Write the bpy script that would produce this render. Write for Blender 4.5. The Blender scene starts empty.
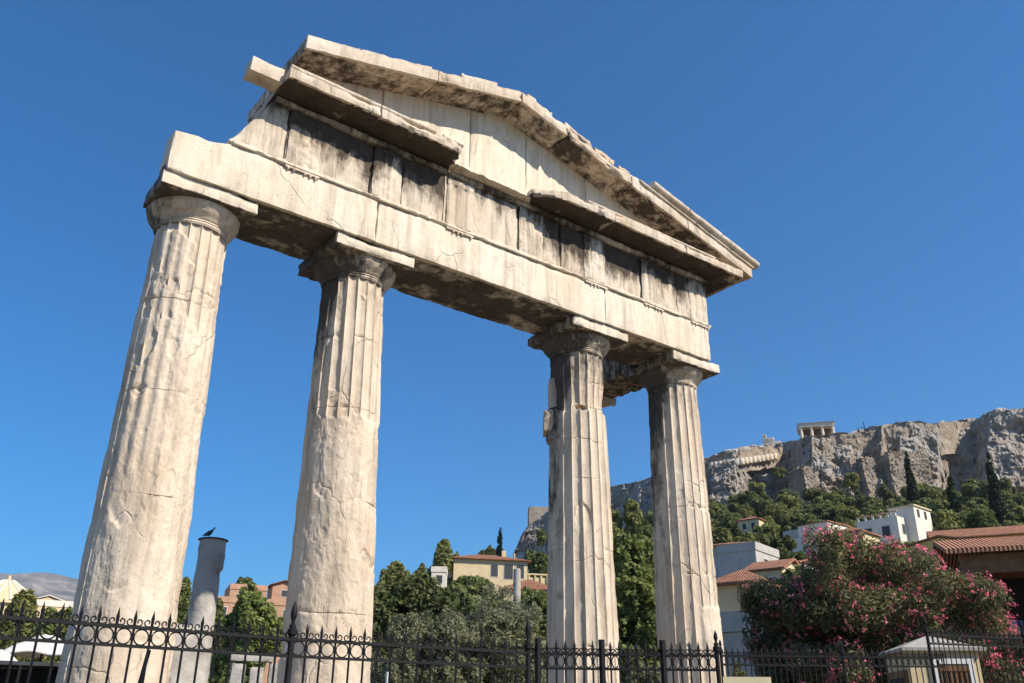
import bpy, math, random
import numpy as np
from mathutils import Matrix, Vector
sc = bpy.context.scene
C = sc.collection
R = math.radians
# ------------------------------------------------------------------ camera, world, sun, exposure
CAM = (-7.3214, -10.66, 1.6); YAW, PIT, ROL, FPX = 0.64882, 0.41459, 0.00832, 885.796
_F = Vector((math.sin(YAW)*math.cos(PIT), math.cos(YAW)*math.cos(PIT), math.sin(PIT)))
_R0 = Vector((math.cos(YAW), -math.sin(YAW), 0)); _U0 = _R0.cross(_F)
_R = _R0*math.cos(ROL) + _U0*math.sin(ROL); _U = _U0*math.cos(ROL) - _R0*math.sin(ROL)
cd = bpy.data.cameras.new('camera'); cam = bpy.data.objects.new('camera', cd); C.objects.link(cam)
m = Matrix((( _R.x,_U.x,-_F.x, CAM[0]),(_R.y,_U.y,-_F.y,CAM[1]),(_R.z,_U.z,-_F.z,CAM[2]),(0,0,0,1)))
cam.matrix_world = m
cd.sensor_width = 36; cd.lens = FPX*36/1024; cd.clip_start = .1; cd.clip_end = 30000
sc.camera = cam
SUN_AZ, SUN_EL = 157, 42
w = bpy.data.worlds.new('World'); sc.world = w; w.use_nodes = True
nt = w.node_tree; bg = nt.nodes['Background']
sky = nt.nodes.new('ShaderNodeTexSky'); sky.sky_type = 'NISHITA'; sky.sun_disc = False
sky.sun_elevation = R(SUN_EL); sky.sun_rotation = R(SUN_AZ); sky.altitude = 0
sky.air_density = 1.0; sky.dust_density = 0.0; sky.ozone_density = 6.0
hsv = nt.nodes.new('ShaderNodeHueSaturation'); hsv.inputs['Saturation'].default_value = 1.78; nt.links.new(sky.outputs[0], hsv.inputs['Color']); nt.links.new(hsv.outputs[0], bg.inputs[0]); bg.inputs[1].default_value = 0.10
sd = bpy.data.lights.new('sun', 'SUN'); sd.energy = 4.7; sd.angle = R(.5); sd.color = (1, .90, .76)
so = bpy.data.objects.new('sun', sd); C.objects.link(so)
sdir = Vector((math.sin(R(SUN_AZ))*math.cos(R(SUN_EL)), math.cos(R(SUN_AZ))*math.cos(R(SUN_EL)), math.sin(R(SUN_EL))))
so.rotation_euler = sdir.to_track_quat('Z', 'Y').to_euler(); so.location = (0, -30, 40)
vs = sc.view_settings; vs.view_transform = 'Standard'; vs.look = 'None'; vs.exposure = .58; vs.gamma = 1
sc.cycles.max_bounces = 6; sc.cycles.diffuse_bounces = 3; sc.cycles.transparent_max_bounces = 8

# ------------------------------------------------------------------ helpers
def at(u, v, d):
    "world point at horizontal distance d along the sight line"
    r = _F*FPX + _R*(u-512) - _U*(v-341.5)
    t = d/math.hypot(r.x, r.y)
    return Vector(CAM) + r*t
def azimuth(u, v):
    p = at(u, v, 1) - Vector(CAM); return math.degrees(math.atan2(p.x, p.y))
def _h(ix, iy, iz, seed):
    h = (ix.astype(np.uint32)*np.uint32(374761393) + iy.astype(np.uint32)*np.uint32(668265263)
         + iz.astype(np.uint32)*np.uint32(2147483647) + np.uint32((seed*974634777) & 0xffffffff))
    h = (h ^ (h >> np.uint32(13)))*np.uint32(1274126177); h = (h ^ (h >> np.uint32(15)))*np.uint32(2246822519)
    h = h ^ (h >> np.uint32(16))
    return h.astype(np.float64)/4294967295.
def vnoise(p, seed=0):
    p = np.asarray(p, float); i = np.floor(p).astype(np.int64) & 0xffffff; f = p-np.floor(p); f = f*f*f*(f*(f*6-15)+10)
    x, y, z = i[:,0], i[:,1], i[:,2]; a, b, c = f[:,0], f[:,1], f[:,2]
    def g(dx,dy,dz): return _h(x+dx, y+dy, z+dz, seed)
    c00 = g(0,0,0)*(1-a)+g(1,0,0)*a; c10 = g(0,1,0)*(1-a)+g(1,1,0)*a
    c01 = g(0,0,1)*(1-a)+g(1,0,1)*a; c11 = g(0,1,1)*(1-a)+g(1,1,1)*a
    return ((c00*(1-b)+c10*b)*(1-c)+(c01*(1-b)+c11*b)*c)*2-1
def fbm(p, oct=4, seed=0, gain=.5):
    p = np.asarray(p, float)+100.37; s = np.zeros(len(p)); a = 1; t = 0
    for o in range(oct):
        s += a*vnoise(p*(2.03**o), seed+o*17); t += a; a *= gain
    return s/t
def np_mesh(name, V, Q, smooth=None):
    V = np.asarray(V, np.float32); Q = np.asarray(Q, np.int32); k = Q.shape[1]
    me = bpy.data.meshes.new(name); me.vertices.add(len(V)); me.vertices.foreach_set('co', V.ravel())
    me.loops.add(Q.size); me.loops.foreach_set('vertex_index', Q.ravel())
    me.polygons.add(len(Q)); me.polygons.foreach_set('loop_start', np.arange(0, Q.size, k, dtype=np.int32))
    me.update(calc_edges=True)
    if smooth is not None:
        me.polygons.foreach_set('use_smooth', np.ones(len(Q), bool))
        if smooth < 180: me.set_sharp_from_angle(angle=R(smooth))
    return me
def link(name, me, mat, parent=None, label=None):
    o = bpy.data.objects.new(name, me); C.objects.link(o)
    if mat is not None and not me.materials: me.materials.append(mat)
    if parent: o.parent = parent
    if label: o['label'] = label
    return o
def tag(o, label, cat, group=None, kind=None):
    if label: o['label'] = label
    if cat: o['category'] = cat
    if group: o['group'] = group
    if kind: o['kind'] = kind
    return o
def thing(name, label, cat, loc=(0,0,0), rz=0, group=None):
    o = bpy.data.objects.new(name, None); C.objects.link(o); o.empty_display_size = .3
    o.location = loc; o.rotation_euler = (0, 0, rz)
    return tag(o, label, cat, group)
def copy_tree(o, parent=None):
    c = o.copy(); C.objects.link(c)
    if parent: c.parent = parent
    for ch in o.children: copy_tree(ch, c)
    return c
class MB:
    def __init__(s): s.v = []; s.f = []
    def add(s, vs, fs):
        n = len(s.v); s.v += [tuple(v) for v in vs]; s.f += [tuple(i+n for i in f) for f in fs]; return s
    def box(s, x0, x1, y0, y1, z0, z1):
        return s.add([(x0,y0,z0),(x1,y0,z0),(x1,y1,z0),(x0,y1,z0),(x0,y0,z1),(x1,y0,z1),(x1,y1,z1),(x0,y1,z1)],
              [(0,3,2,1),(4,5,6,7),(0,1,5,4),(1,2,6,5),(2,3,7,6),(3,0,4,7)])
    def prism(s, poly, z0, z1):
        n = len(poly)
        return s.add([(x,y,z0) for x,y in poly]+[(x,y,z1) for x,y in poly],
              [tuple(reversed(range(n))), tuple(range(n,2*n))]+[(i,(i+1)%n,n+(i+1)%n,n+i) for i in range(n)])
    def tube(s, pts, r, n=6, closed=False):
        pts = [Vector(p) for p in pts]; k = len(pts); rings = []
        rr = r if isinstance(r, (list, tuple)) else [r]*k
        for i, p in enumerate(pts):
            if closed: t = pts[(i+1)%k]-pts[i-1]
            else: t = pts[min(i+1,k-1)]-pts[max(i-1,0)]
            t.normalize(); a = Vector((0,0,1)) if abs(t.z) < .9 else Vector((1,0,0))
            x = t.cross(a).normalized(); y = t.cross(x)
            rings.append([p+x*math.cos(2*math.pi*j/n)*rr[i]+y*math.sin(2*math.pi*j/n)*rr[i] for j in range(n)])
        vs = [v for q in rings for v in q]; fs = []
        for i in range(k if closed else k-1):
            a, b = i*n, ((i+1)%k)*n
            fs += [(a+j, a+(j+1)%n, b+(j+1)%n, b+j) for j in range(n)]
        if not closed: fs += [tuple(reversed(range(n))), tuple(range((k-1)*n, k*n))]
        return s.add(vs, fs)
    def lathe(s, prof, n=24, c=(0,0), z=0):
        vs = [(c[0]+r*math.cos(2*math.pi*j/n), c[1]+r*math.sin(2*math.pi*j/n), z+h) for r, h in prof for j in range(n)]
        k = len(prof); fs = []
        for i in range(k-1):
            fs += [(i*n+j, i*n+(j+1)%n, (i+1)*n+(j+1)%n, (i+1)*n+j) for j in range(n)]
        fs += [tuple(reversed(range(n))), tuple(range((k-1)*n, k*n))]
        return s.add(vs, fs)
    def mesh(s, name, smooth=None):
        me = bpy.data.meshes.new(name); me.from_pydata(s.v, [], s.f); me.update()
        if smooth:
            me.polygons.foreach_set('use_smooth', np.ones(len(s.f), bool)); me.set_sharp_from_angle(angle=R(smooth))
        return me
    def build(s, name, mat, parent=None, label=None, smooth=None): return link(name, s.mesh(name, smooth), mat, parent, label)

# ------------------------------------------------------------------ materials
MATS = {}
def nodes(name):
    mt = bpy.data.materials.new(name); mt.use_nodes = True; MATS[name] = mt
    n = mt.node_tree; b = n.nodes['Principled BSDF']
    return mt, n, b
def N(n, t, **kw):
    q = n.nodes.new(t)
    for k, v in kw.items(): setattr(q, k, v)
    return q
def noise_tex(n, vec, scale, detail=5, rough=.6, dist=0):
    q = N(n, 'ShaderNodeTexNoise'); q.inputs['Scale'].default_value = scale; q.inputs['Detail'].default_value = detail
    q.inputs['Roughness'].default_value = rough; q.inputs['Distortion'].default_value = dist
    n.links.new(vec, q.inputs['Vector']); return q.outputs['Fac']
def ramp(n, fac, stops):
    q = N(n, 'ShaderNodeValToRGB'); e = q.color_ramp.elements
    while len(e) < len(stops): e.new(.5)
    for i, (p, c) in enumerate(stops):
        e[i].position = p; e[i].color = (*c, 1) if not isinstance(c, float) else (c, c, c, 1)
    n.links.new(fac, q.inputs[0]); return q.outputs[0]
def mixc(n, fac, a, b, mode='MIX'):
    q = N(n, 'ShaderNodeMix', data_type='RGBA', blend_type=mode)
    for s, v in ((0, fac), (6, a), (7, b)):
        if hasattr(v, 'is_linked') or hasattr(v, 'links'): n.links.new(v, q.inputs[s])
        elif isinstance(v, (int, float)): q.inputs[s].default_value = v if s == 0 else (v, v, v, 1)
        else: q.inputs[s].default_value = (*v, 1)
    return q.outputs[2]
def mapping(n, src, scale):
    q = N(n, 'ShaderNodeMapping'); q.inputs['Scale'].default_value = scale; n.links.new(src, q.inputs['Vector']); return q.outputs[0]
def bump(n, b, h, strength, dist):
    q = N(n, 'ShaderNodeBump'); q.inputs['Strength'].default_value = strength; q.inputs['Distance'].default_value = dist
    n.links.new(h, q.inputs['Height']); n.links.new(q.outputs[0], b.inputs['Normal'])
def math_(n, op, a, b):
    q = N(n, 'ShaderNodeMath', operation=op)
    for i, v in enumerate((a, b)):
        if isinstance(v, (int, float)): q.inputs[i].default_value = v
        else: n.links.new(v, q.inputs[i])
    return q.outputs[0]
def marble(name, base, warm, dirt, soot_shade_lo, soot_shade_hi, soot_shade=(.07,.06,.05), streak=1.0):
    mt, n, b = nodes(name); P = N(n, 'ShaderNodeNewGeometry').outputs['Position']
    big = noise_tex(n, P, .9, 6, .62, .4)
    col = mixc(n, ramp(n, big, [(.38, 0.), (.62, 1.)]), base, warm)
    st = noise_tex(n, mapping(n, P, (5, 5, .55)), 1.3, 7, .72, .15)          # vertical run marks
    col = mixc(n, math_(n, 'MULTIPLY', ramp(n, st, [(.47, 0.), (.68, 1.)]), .75*streak), col, dirt)
    fine = noise_tex(n, P, 22, 4, .7)
    col = mixc(n, math_(n, 'MULTIPLY', ramp(n, fine, [(.3, 1.), (.5, 0.)]), .35), col, [c*.62 for c in base])
    ns = N(n, 'ShaderNodeTexNoise'); ns.inputs['Scale'].default_value = 2.2; ns.inputs['Detail'].default_value = 5; n.links.new(P, ns.inputs['Vector'])
    wp = N(n, 'ShaderNodeVectorMath', operation='MULTIPLY_ADD'); n.links.new(ns.outputs['Color'], wp.inputs[0]); wp.inputs[1].default_value = (.22,.22,.3); n.links.new(mapping(n, P, (1,1,.55)), wp.inputs[2])
    vo = N(n, 'ShaderNodeTexVoronoi', feature='DISTANCE_TO_EDGE'); vo.inputs['Scale'].default_value = 1.5; n.links.new(wp.outputs[0], vo.inputs['Vector'])
    crk = math_(n, 'MULTIPLY', ramp(n, vo.outputs['Distance'], [(.0, 1.), (.016, 0.)]), ramp(n, noise_tex(n, P, 1.7, 3, .5), [(.50, 0.), (.60, 1.)]))
    pit = ramp(n, noise_tex(n, P, 34, 2, .5), [(.28, 1.), (.34, 0.)])
    mark = math_(n, 'MAXIMUM', crk, math_(n, 'MULTIPLY', pit, ramp(n, noise_tex(n, P, 2.6, 4, .6), [(.48, 0.), (.62, 1.)])))
    col = mixc(n, math_(n, 'MULTIPLY', mark, .34), col, [c*.35 for c in base])
    rust = ramp(n, noise_tex(n, mapping(n, P, (2.5, 2.5, .8)), 1.1, 7, .7), [(.60, 0.), (.72, .55)])
    col = mixc(n, rust, col, (.42,.27,.14))
    # black crust, painted shade: attribute written with the geometry plus its own ragged noise
    at_ = N(n, 'ShaderNodeAttribute', attribute_name='soot_shade').outputs['Fac']
    cr = noise_tex(n, mapping(n, P, (3.5, 3.5, 1.3)), 1.5, 9, .74, .15)
    cr = math_(n, 'ADD', cr, at_)
    sc_ = mixc(n, ramp(n, noise_tex(n, P, 4.5, 7, .75), [(.38, 0.), (.62, 1.)]), soot_shade, [min(1, c*1.7) for c in soot_shade])
    col = mixc(n, ramp(n, cr, [(soot_shade_lo, 0.), (soot_shade_hi, 1.)]), col, sc_)
    n.links.new(col, b.inputs['Base Color']); b.inputs['Roughness'].default_value = .85
    b.inputs['Specular IOR Level'].default_value = .25
    h = math_(n, 'SUBTRACT', math_(n, 'ADD', noise_tex(n, P, 9, 8, .72), math_(n, 'MULTIPLY', noise_tex(n, P, 60, 3, .6), .25)), mark)
    bump(n, b, h, .55, .025)
    return mt
M_shaft = marble('weathered_marble', (.71,.61,.482), (.64,.515,.38), (.31,.25,.19), .74, .95)
M_lintel = marble('pale_marble', (.76,.685,.565), (.70,.585,.44), (.42,.345,.26), .74, .96, streak=1.0)
M_frieze = marble('stained_marble', (.68,.60,.49), (.60,.49,.36), (.24,.185,.13), .56, .80, (.055,.041,.030), 1.1)
M_cornice = marble('crusted_marble', (.68,.60,.49), (.58,.46,.34), (.27,.21,.155), .64, .84, (.048,.037,.028))
def plain(name, col, var=.25, scale=3, rough=.8, bmp=.2, bdist=.02, metal=0, bscale=None):
    mt, n, b = nodes(name); P = N(n, 'ShaderNodeTexCoord').outputs['Object']
    f = noise_tex(n, P, scale, 6, .65)
    c = mixc(n, ramp(n, f, [(.3, 0.), (.7, 1.)]), [x*(1-var) for x in col], [min(1, x*(1+var)) for x in col])
    n.links.new(c, b.inputs['Base Color']); b.inputs['Roughness'].default_value = rough; b.inputs['Metallic'].default_value = metal
    b.inputs['Specular IOR Level'].default_value = .3
    bump(n, b, noise_tex(n, P, bscale or scale*6, 5, .65), bmp, bdist)
    return mt
M_iron = plain('black_iron', (.008,.008,.009), .5, 30, .6, .3, .004)
M_iron.node_tree.nodes['Principled BSDF'].inputs['Specular IOR Level'].default_value = .25
M_grey = plain('grey_stone', (.40,.375,.34), .3, 2.5, .85, .5, .03)
M_cream = plain('cream_render', (.64,.51,.31), .14, .9)
M_white = plain('white_render', (.72,.665,.565), .12, 1.0)
M_greyw = plain('grey_render', (.46,.435,.39), .15, 1.0)
M_salmon = plain('terracotta_render', (.47,.275,.18), .2, 1.2)
M_yellow = plain('yellow_render', (.62,.42,.16), .1, 1.2)
M_brown = plain('brown_timber', (.20,.10,.045), .35, 4, .7, .3, .02)
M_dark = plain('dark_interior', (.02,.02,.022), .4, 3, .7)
M_shut = plain('dark_shutter', (.05,.055,.06), .3, 6, .6)
M_canvas = plain('white_canvas', (.56,.55,.52), .1, 2, .9)
M_sheet = plain('concrete_sheet', (.36,.34,.30), .2, 2, .85)
M_sign = plain('cream_board', (.66,.58,.36), .06, 3, .6)
M_blue = plain('blue_cloth', (.05,.10,.30), .4, 5, .8)
M_wht = plain('white_paint', (.75,.75,.72), .05, 6, .5)
M_ground = plain('dry_ground', (.17,.14,.095), .35, .4, .95, .6, .1)
def tile_mat():
    mt, n, b = nodes('terracotta_tiles'); P = N(n, 'ShaderNodeTexCoord').outputs['Object']
    f = noise_tex(n, P, 2.2, 6, .7)
    c = mixc(n, ramp(n, f, [(.3, 0.), (.7, 1.)]), (.22,.085,.045), (.52,.24,.125))
    n.links.new(c, b.inputs['Base Color']); b.inputs['Roughness'].default_value = .85
    wv = N(n, 'ShaderNodeTexWave'); wv.inputs['Scale'].default_value = 2.4; wv.bands_direction = 'X'; wv.inputs['Distortion'].default_value = .6
    n.links.new(P, wv.inputs['Vector']); bump(n, b, wv.outputs['Fac'], 1, .09)
    return mt
M_tile = tile_mat()
def rock_mat():
    mt, n, b = nodes('limestone_cliff'); P = N(n, 'ShaderNodeNewGeometry').outputs['Position']
    f = noise_tex(n, P, .09, 8, .68, .6); g = noise_tex(n, P, .55, 8, .75, .3)
    c = ramp(n, f, [(.30, (.30,.235,.18)), (.42, (.44,.37,.295)), (.54, (.48,.445,.40)), (.68, (.62,.60,.56))])
    c = mixc(n, ramp(n, g, [(.36, 1.), (.48, 0.)]), c, (.20,.165,.13))
    n.links.new(c, b.inputs['Base Color']); b.inputs['Roughness'].default_value = .95; b.inputs['Specular IOR Level'].default_value = .1
    bump(n, b, math_(n, 'ADD', g, math_(n, 'MULTIPLY', noise_tex(n, P, 2.0, 5, .7), .5)), 1, 1.2)
    return mt
M_rock = rock_mat()
def masonry_mat():
    mt, n, b = nodes('rubble_masonry'); P = N(n, 'ShaderNodeNewGeometry').outputs['Position']
    f = noise_tex(n, P, .25, 6, .65); g = noise_tex(n, P, 1.6, 6, .8)
    c = ramp(n, f, [(.3, (.28,.22,.165)), (.7, (.46,.39,.31))])
    c = mixc(n, ramp(n, g, [(.38, 1.), (.5, 0.)]), c, (.15,.12,.095))
    n.links.new(c, b.inputs['Base Color']); b.inputs['Roughness'].default_value = .95; b.inputs['Specular IOR Level'].default_value = .1
    bump(n, b, g, .8, .4)
    return mt
M_mason = masonry_mat()
def leaf_mat(name, a, b_, trans=.35):
    mt, n, b = nodes(name); G = N(n, 'ShaderNodeNewGeometry')
    oi = N(n, 'ShaderNodeObjectInfo').outputs['Random']
    c = mixc(n, G.outputs['Random Per Island'], a, b_)
    big = noise_tex(n, G.outputs['Position'], .35, 3, .6)
    c = mixc(n, ramp(n, big, [(.35, 0.), (.65, .55)]), c, [x*1.45 for x in b_])
    hs = N(n, 'ShaderNodeHueSaturation'); n.links.new(c, hs.inputs['Color'])
    n.links.new(math_(n, 'ADD', math_(n, 'MULTIPLY', oi, .5), .75), hs.inputs['Value']); c = hs.outputs[0]
    n.links.new(c, b.inputs['Base Color']); b.inputs['Roughness'].default_value = .6; b.inputs['Specular IOR Level'].default_value = .25
    tr = N(n, 'ShaderNodeBsdfTranslucent'); n.links.new(c, tr.inputs['Color'])
    mx = N(n, 'ShaderNodeMixShader'); mx.inputs[0].default_value = trans
    out = n.nodes['Material Output']; n.links.new(b.outputs[0], mx.inputs[1]); n.links.new(tr.outputs[0], mx.inputs[2]); n.links.new(mx.outputs[0], out.inputs[0])
    return mt
L_dark = leaf_mat('dark_leaves', (.075,.092,.035), (.18,.205,.07))
L_pine = leaf_mat('pine_needles', (.10,.11,.035), (.25,.255,.085))
L_green = leaf_mat('green_leaves', (.075,.10,.03), (.185,.215,.065))
L_olive = leaf_mat('olive_leaves', (.145,.155,.085), (.31,.32,.19))
L_cyp = leaf_mat('cypress_leaves', (.010,.018,.009), (.028,.042,.018))
L_olea = leaf_mat('oleander_leaves', (.085,.092,.04), (.22,.22,.10))
L_blos = leaf_mat('pink_blossom', (.60,.08,.14), (.86,.26,.32), .3)
M_bark = plain('bark', (.10,.075,.05), .4, 6, .95, .8, .05)

# ------------------------------------------------------------------ the setting: ground, hills
EB = ([-180,-60,0,8,14,20,30,38,44,50,55,70,90,120,180],[0,0,.3,.8,1.6,3.2,6.0,8.3,11.0,12.6,12.7,12.2,11,4,0])
def ground_z(r, az):
    eb = np.interp(az, *EB); zb = 262*np.tan(np.radians(eb))
    t = np.clip((r-30)/232., 0, 1)
    return zb*(t**1.25)
def gz(p): 
    dx, dy = p[0]-CAM[0], p[1]-CAM[1]; return float(ground_z(np.hypot(dx,dy), math.degrees(math.atan2(dx,dy))))
rr = np.concatenate([[0], np.geomspace(3, 7600, 150)]); aa = np.linspace(-180, 180, 241)
AA, RR = np.meshgrid(aa, rr, indexing='ij'); X = CAM[0]+RR*np.sin(np.radians(AA)); Y = CAM[1]+RR*np.cos(np.radians(AA))
Z = ground_z(RR, AA)*np.where(RR > 320, np.clip(1-(RR-320)/900, 0, 1), 1)
nz = fbm(np.stack([X.ravel(), Y.ravel(), 0*X.ravel()], 1)*.05, 4, 3).reshape(X.shape)
Z = Z + nz*np.clip((RR-40)/150, 0, 1)*2.0
V = np.stack([X, Y, Z], -1).reshape(-1, 3); na, nr = X.shape
idx = np.arange(na*nr).reshape(na, nr)
Q = np.stack([idx[:-1,:-1], idx[:-1,1:], idx[1:,1:], idx[1:,:-1]], -1).reshape(-1, 4)[:, ::-1]
tag(link('ground', np_mesh('ground', V, Q, 180), M_ground), None, None, kind='structure')

def mountain():
    us = np.linspace(-12, 40, 160); es = np.interp(us, [-12,0,4,7.8,9.7,11.8,15,20,26,40], [5.5,6.9,7.35,7.62,7.85,7.5,6.6,5.2,3.8,1.5])
    rows = 40; Vv = []
    for i, t in enumerate(np.linspace(0, 1, rows)):
        r = 4200 + 2600*t; prof = t**.8
        r_ = np.full(us.shape, r); z = (4200+2600)*np.tan(np.radians(es))*prof
        P = np.stack([CAM[0]+r_*np.sin(np.radians(us)), CAM[1]+r_*np.cos(np.radians(us)), z], 1)
        P[:,2] += fbm(P*.002, 5, 9)*90*prof*(1-prof*.75)*2
        Vv.append(P)
    t2 = Vv[-1].copy(); t2[:,0] += 2500*np.sin(np.radians(us)); t2[:,1] += 2500*np.cos(np.radians(us)); t2[:,2] = 0; Vv.append(t2)
    Vv = np.array(Vv); k, n_ = Vv.shape[:2]; ix = np.arange(k*n_).reshape(k, n_)
    Qq = np.stack([ix[:-1,:-1], ix[:-1,1:], ix[1:,1:], ix[1:,:-1]], -1).reshape(-1,4)
    mt, n, b = nodes('mountain_scrub'); P = N(n, 'ShaderNodeNewGeometry').outputs['Position']
    f = noise_tex(n, P, .004, 9, .7, .4)
    n.links.new(ramp(n, f, [(.40, (.07,.075,.05)), (.52, (.17,.14,.11)), (.64, (.36,.30,.25))]), b.inputs['Base Color']); b.inputs['Roughness'].default_value = 1
    tag(link('mountain', np_mesh('mountain', Vv.reshape(-1,3), Qq, 180), mt), None, None, kind='structure')
mountain()

# the rock of the citadel
SKY = [(430,560),(500,548),(513,556),(517,546),(521,536),(527,527),(535,521),(546,512),(612,487),(650,478),(706,460),(712,455),(725,450),(745,446),(765,445),(785,443),(797,441),(800,437),(835,433),(850,432),(866,429),(872,427),(890,424),(915,421),(932,423),(950,421),(978,417),(985,412),(993,409),(1000,407),(1012,410),(1024,407),(1060,402),(1200,402)]
BOT = [(430,575),(520,552),(545,545),(612,528),(650,522),(710,512),(770,516),(800,513),(840,508),(870,508),(935,506),(980,506),(1024,520),(1200,540)]
RAD = [(430,390),(545,352),(612,322),(690,286),(712,272),(735,271),(752,284),(775,292),(796,287),(804,271),(812,264),(850,269),(866,275),(882,270),(893,280),(900,272),(938,278),(950,290),(975,292),(990,284),(1024,287),(1200,305)]
def cliff():
    us = np.arange(513, 1160, .8); ts = np.linspace(0, 1, 96)
    top = np.interp(us, *zip(*SKY)); bot = np.interp(us, *zip(*BOT)); rad = np.interp(us, *zip(*RAD))
    G = np.zeros((len(ts)+3, len(us), 3))
    for j, u in enumerate(us):
        for i, t in enumerate(ts):
            r = rad[j] + 10*t**1.3
            p = at(u, bot[j]+(top[j]-bot[j])*t, 1) - Vector(CAM)
            G[i+1, j] = Vector(CAM)+p*r
        b0 = G[1, j] - np.array(CAM); k = (rad[j]-14)/rad[j]
        G[0, j] = np.array(CAM)+b0*k; G[0, j, 2] = G[1, j, 2]-16
        e = G[-2-0, j] if False else G[len(ts), j]
        d = (e-np.array(CAM))[:2]; d = d/np.linalg.norm(d)
        G[-2, j] = e + np.array([d[0]*25, d[1]*25, -1.5]); G[-1, j] = e + np.array([d[0]*170, d[1]*170, -12])
    P = G.reshape(-1, 3); c = np.array(CAM); dr = P-c; dr[:,2] = 0; dr /= np.linalg.norm(dr, axis=1)[:,None]
    lump = fbm(P*np.array([.07,.07,.045]), 5, 21, .55); lump = np.sign(lump)*np.abs(lump)**.8
    ridge = 1-np.abs(fbm(P*.17, 4, 33))*2.2
    bed = fbm(P*np.array([.10,.10,.5]), 3, 41)
    tt = np.repeat(np.concatenate([[0], ts, [1, 1]]), len(us)); wgt = np.clip(1.25-tt*.55, .2, 1)*np.where(tt >= 1, .2, 1)
    blk = fbm(P*np.array([.16,.16,.22])+fbm(P*.3,3,2)[:,None]*.4, 2, 61); blk = np.floor(blk*7)/7
    crag = np.abs(fbm(P*.42, 4, 77, .6))
    P = P + dr*((lump*2.4 - ridge*1.0 + bed*1.1 + blk*2.8 + crag*2.8)*wgt)[:,None]
    P[:,2] += (fbm(P*.5, 3, 78)*.9)*np.where(tt < .97, 1, .3)
    P[:,2] += fbm(P*.15, 4, 5)*np.where(tt > .93, .9, .5)
    k, n_ = G.shape[:2]; ix = np.arange(k*n_).reshape(k, n_)
    Qq = np.stack([ix[:-1,:-1], ix[:-1,1:], ix[1:,1:], ix[1:,:-1]], -1).reshape(-1,4)
    tag(link('rock_cliff', np_mesh('rock_cliff', P, Qq, 35), M_rock), None, None, kind='structure')
cliff()

# ------------------------------------------------------------------ the gate
def rough_block(x0, x1, y0, y1, z0, z1, res=.035, amp=.006, chip=.05, rad=.05, seed=0, fn=None, big=.0):
    "block of old stone: gridded box, worn edges, uneven faces; fn maps straight block to its real form"
    def lin(a, b): return np.linspace(a, b, max(2, int(round((b-a)/res))+1))
    xs, ys, zs = lin(x0,x1), lin(y0,y1), lin(z0,z1); Vs = []; Qs = []; n = 0
    def face(A, B, make, flip):
        nonlocal n
        g = np.array([[make(a, b) for b in B] for a in A]); k, l = g.shape[:2]; ix = np.arange(k*l).reshape(k,l)+n; n += k*l
        q = np.stack([ix[:-1,:-1], ix[1:,:-1], ix[1:,1:], ix[:-1,1:]], -1).reshape(-1,4)
        Vs.append(g.reshape(-1,3)); Qs.append(q[:, ::-1] if flip else q)
    face(xs, zs, lambda a,b: (a,y0,b), False); face(xs, zs, lambda a,b: (a,y1,b), True)
    face(ys, zs, lambda a,b: (x0,a,b), True); face(ys, zs, lambda a,b: (x1,a,b), False)
    face(xs, ys, lambda a,b: (a,b,z0), True); face(xs, ys, lambda a,b: (a,b,z1), False)
    V = np.concatenate(Vs); Q = np.concatenate(Qs)
    key = np.round(V*1e4).astype(np.int64); _, first, inv = np.unique(key, axis=0, return_index=True, return_inverse=True)
    V = V[first]; Q = inv.ravel()[Q]
    lo = np.array([x0,y0,z0]); hi = np.array([x1,y1,z1]); ce = (lo+hi)/2
    D = np.minimum(V-lo, hi-V); srt = np.sort(D, axis=1); e = srt[:,1]
    wgt = np.exp(-(e/rad)**1.5); inw = np.where(D < np.maximum(rad*1.2, 1e-4), 1, 0)*np.sign(ce-V)
    ln = np.linalg.norm(inw, axis=1); ln[ln == 0] = 1; inw = inw/ln[:,None]
    f = fbm(V*2.6, 4, seed); g = np.maximum(0, fbm(V*5.5, 3, seed+7)-.05)
    mv = wgt*(.007 + chip*np.maximum(0, f-.02)*1.4 + chip*.6*g)
    V2 = V + inw*np.minimum(mv, .45*np.min(hi-lo))[:,None]
    nv = np.stack([fbm(V*3.2+k*9.1, 5, seed+k*31, .6) for k in range(3)], 1)
    V2 = V2 + nv*amp*2.2
    if big: V2 = V2 + np.stack([fbm(V*1.4+k*5.3, 3, seed+60+k) for k in range(3)], 1)*big
    if fn is not None: V2 = fn(V2)
    return V2, Q
def set_soot_shade(me, V, fn, seed):
    a = me.attributes.new('soot_shade', 'FLOAT', 'POINT')
    a.data.foreach_set('value', np.asarray(fn, np.float32) if not callable(fn) else np.asarray(fn(V), np.float32))
def stone(name, parent, mat, *box, soot_shade=0., label=None, **kw):
    V, Q = rough_block(*box, **kw); me = np_mesh(name, V, Q, 38)
    s = np.full(len(V), soot_shade) if not callable(soot_shade) else soot_shade(V)
    set_soot_shade(me, V, s, 0)
    return link(name, me, mat, parent, label)

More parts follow.
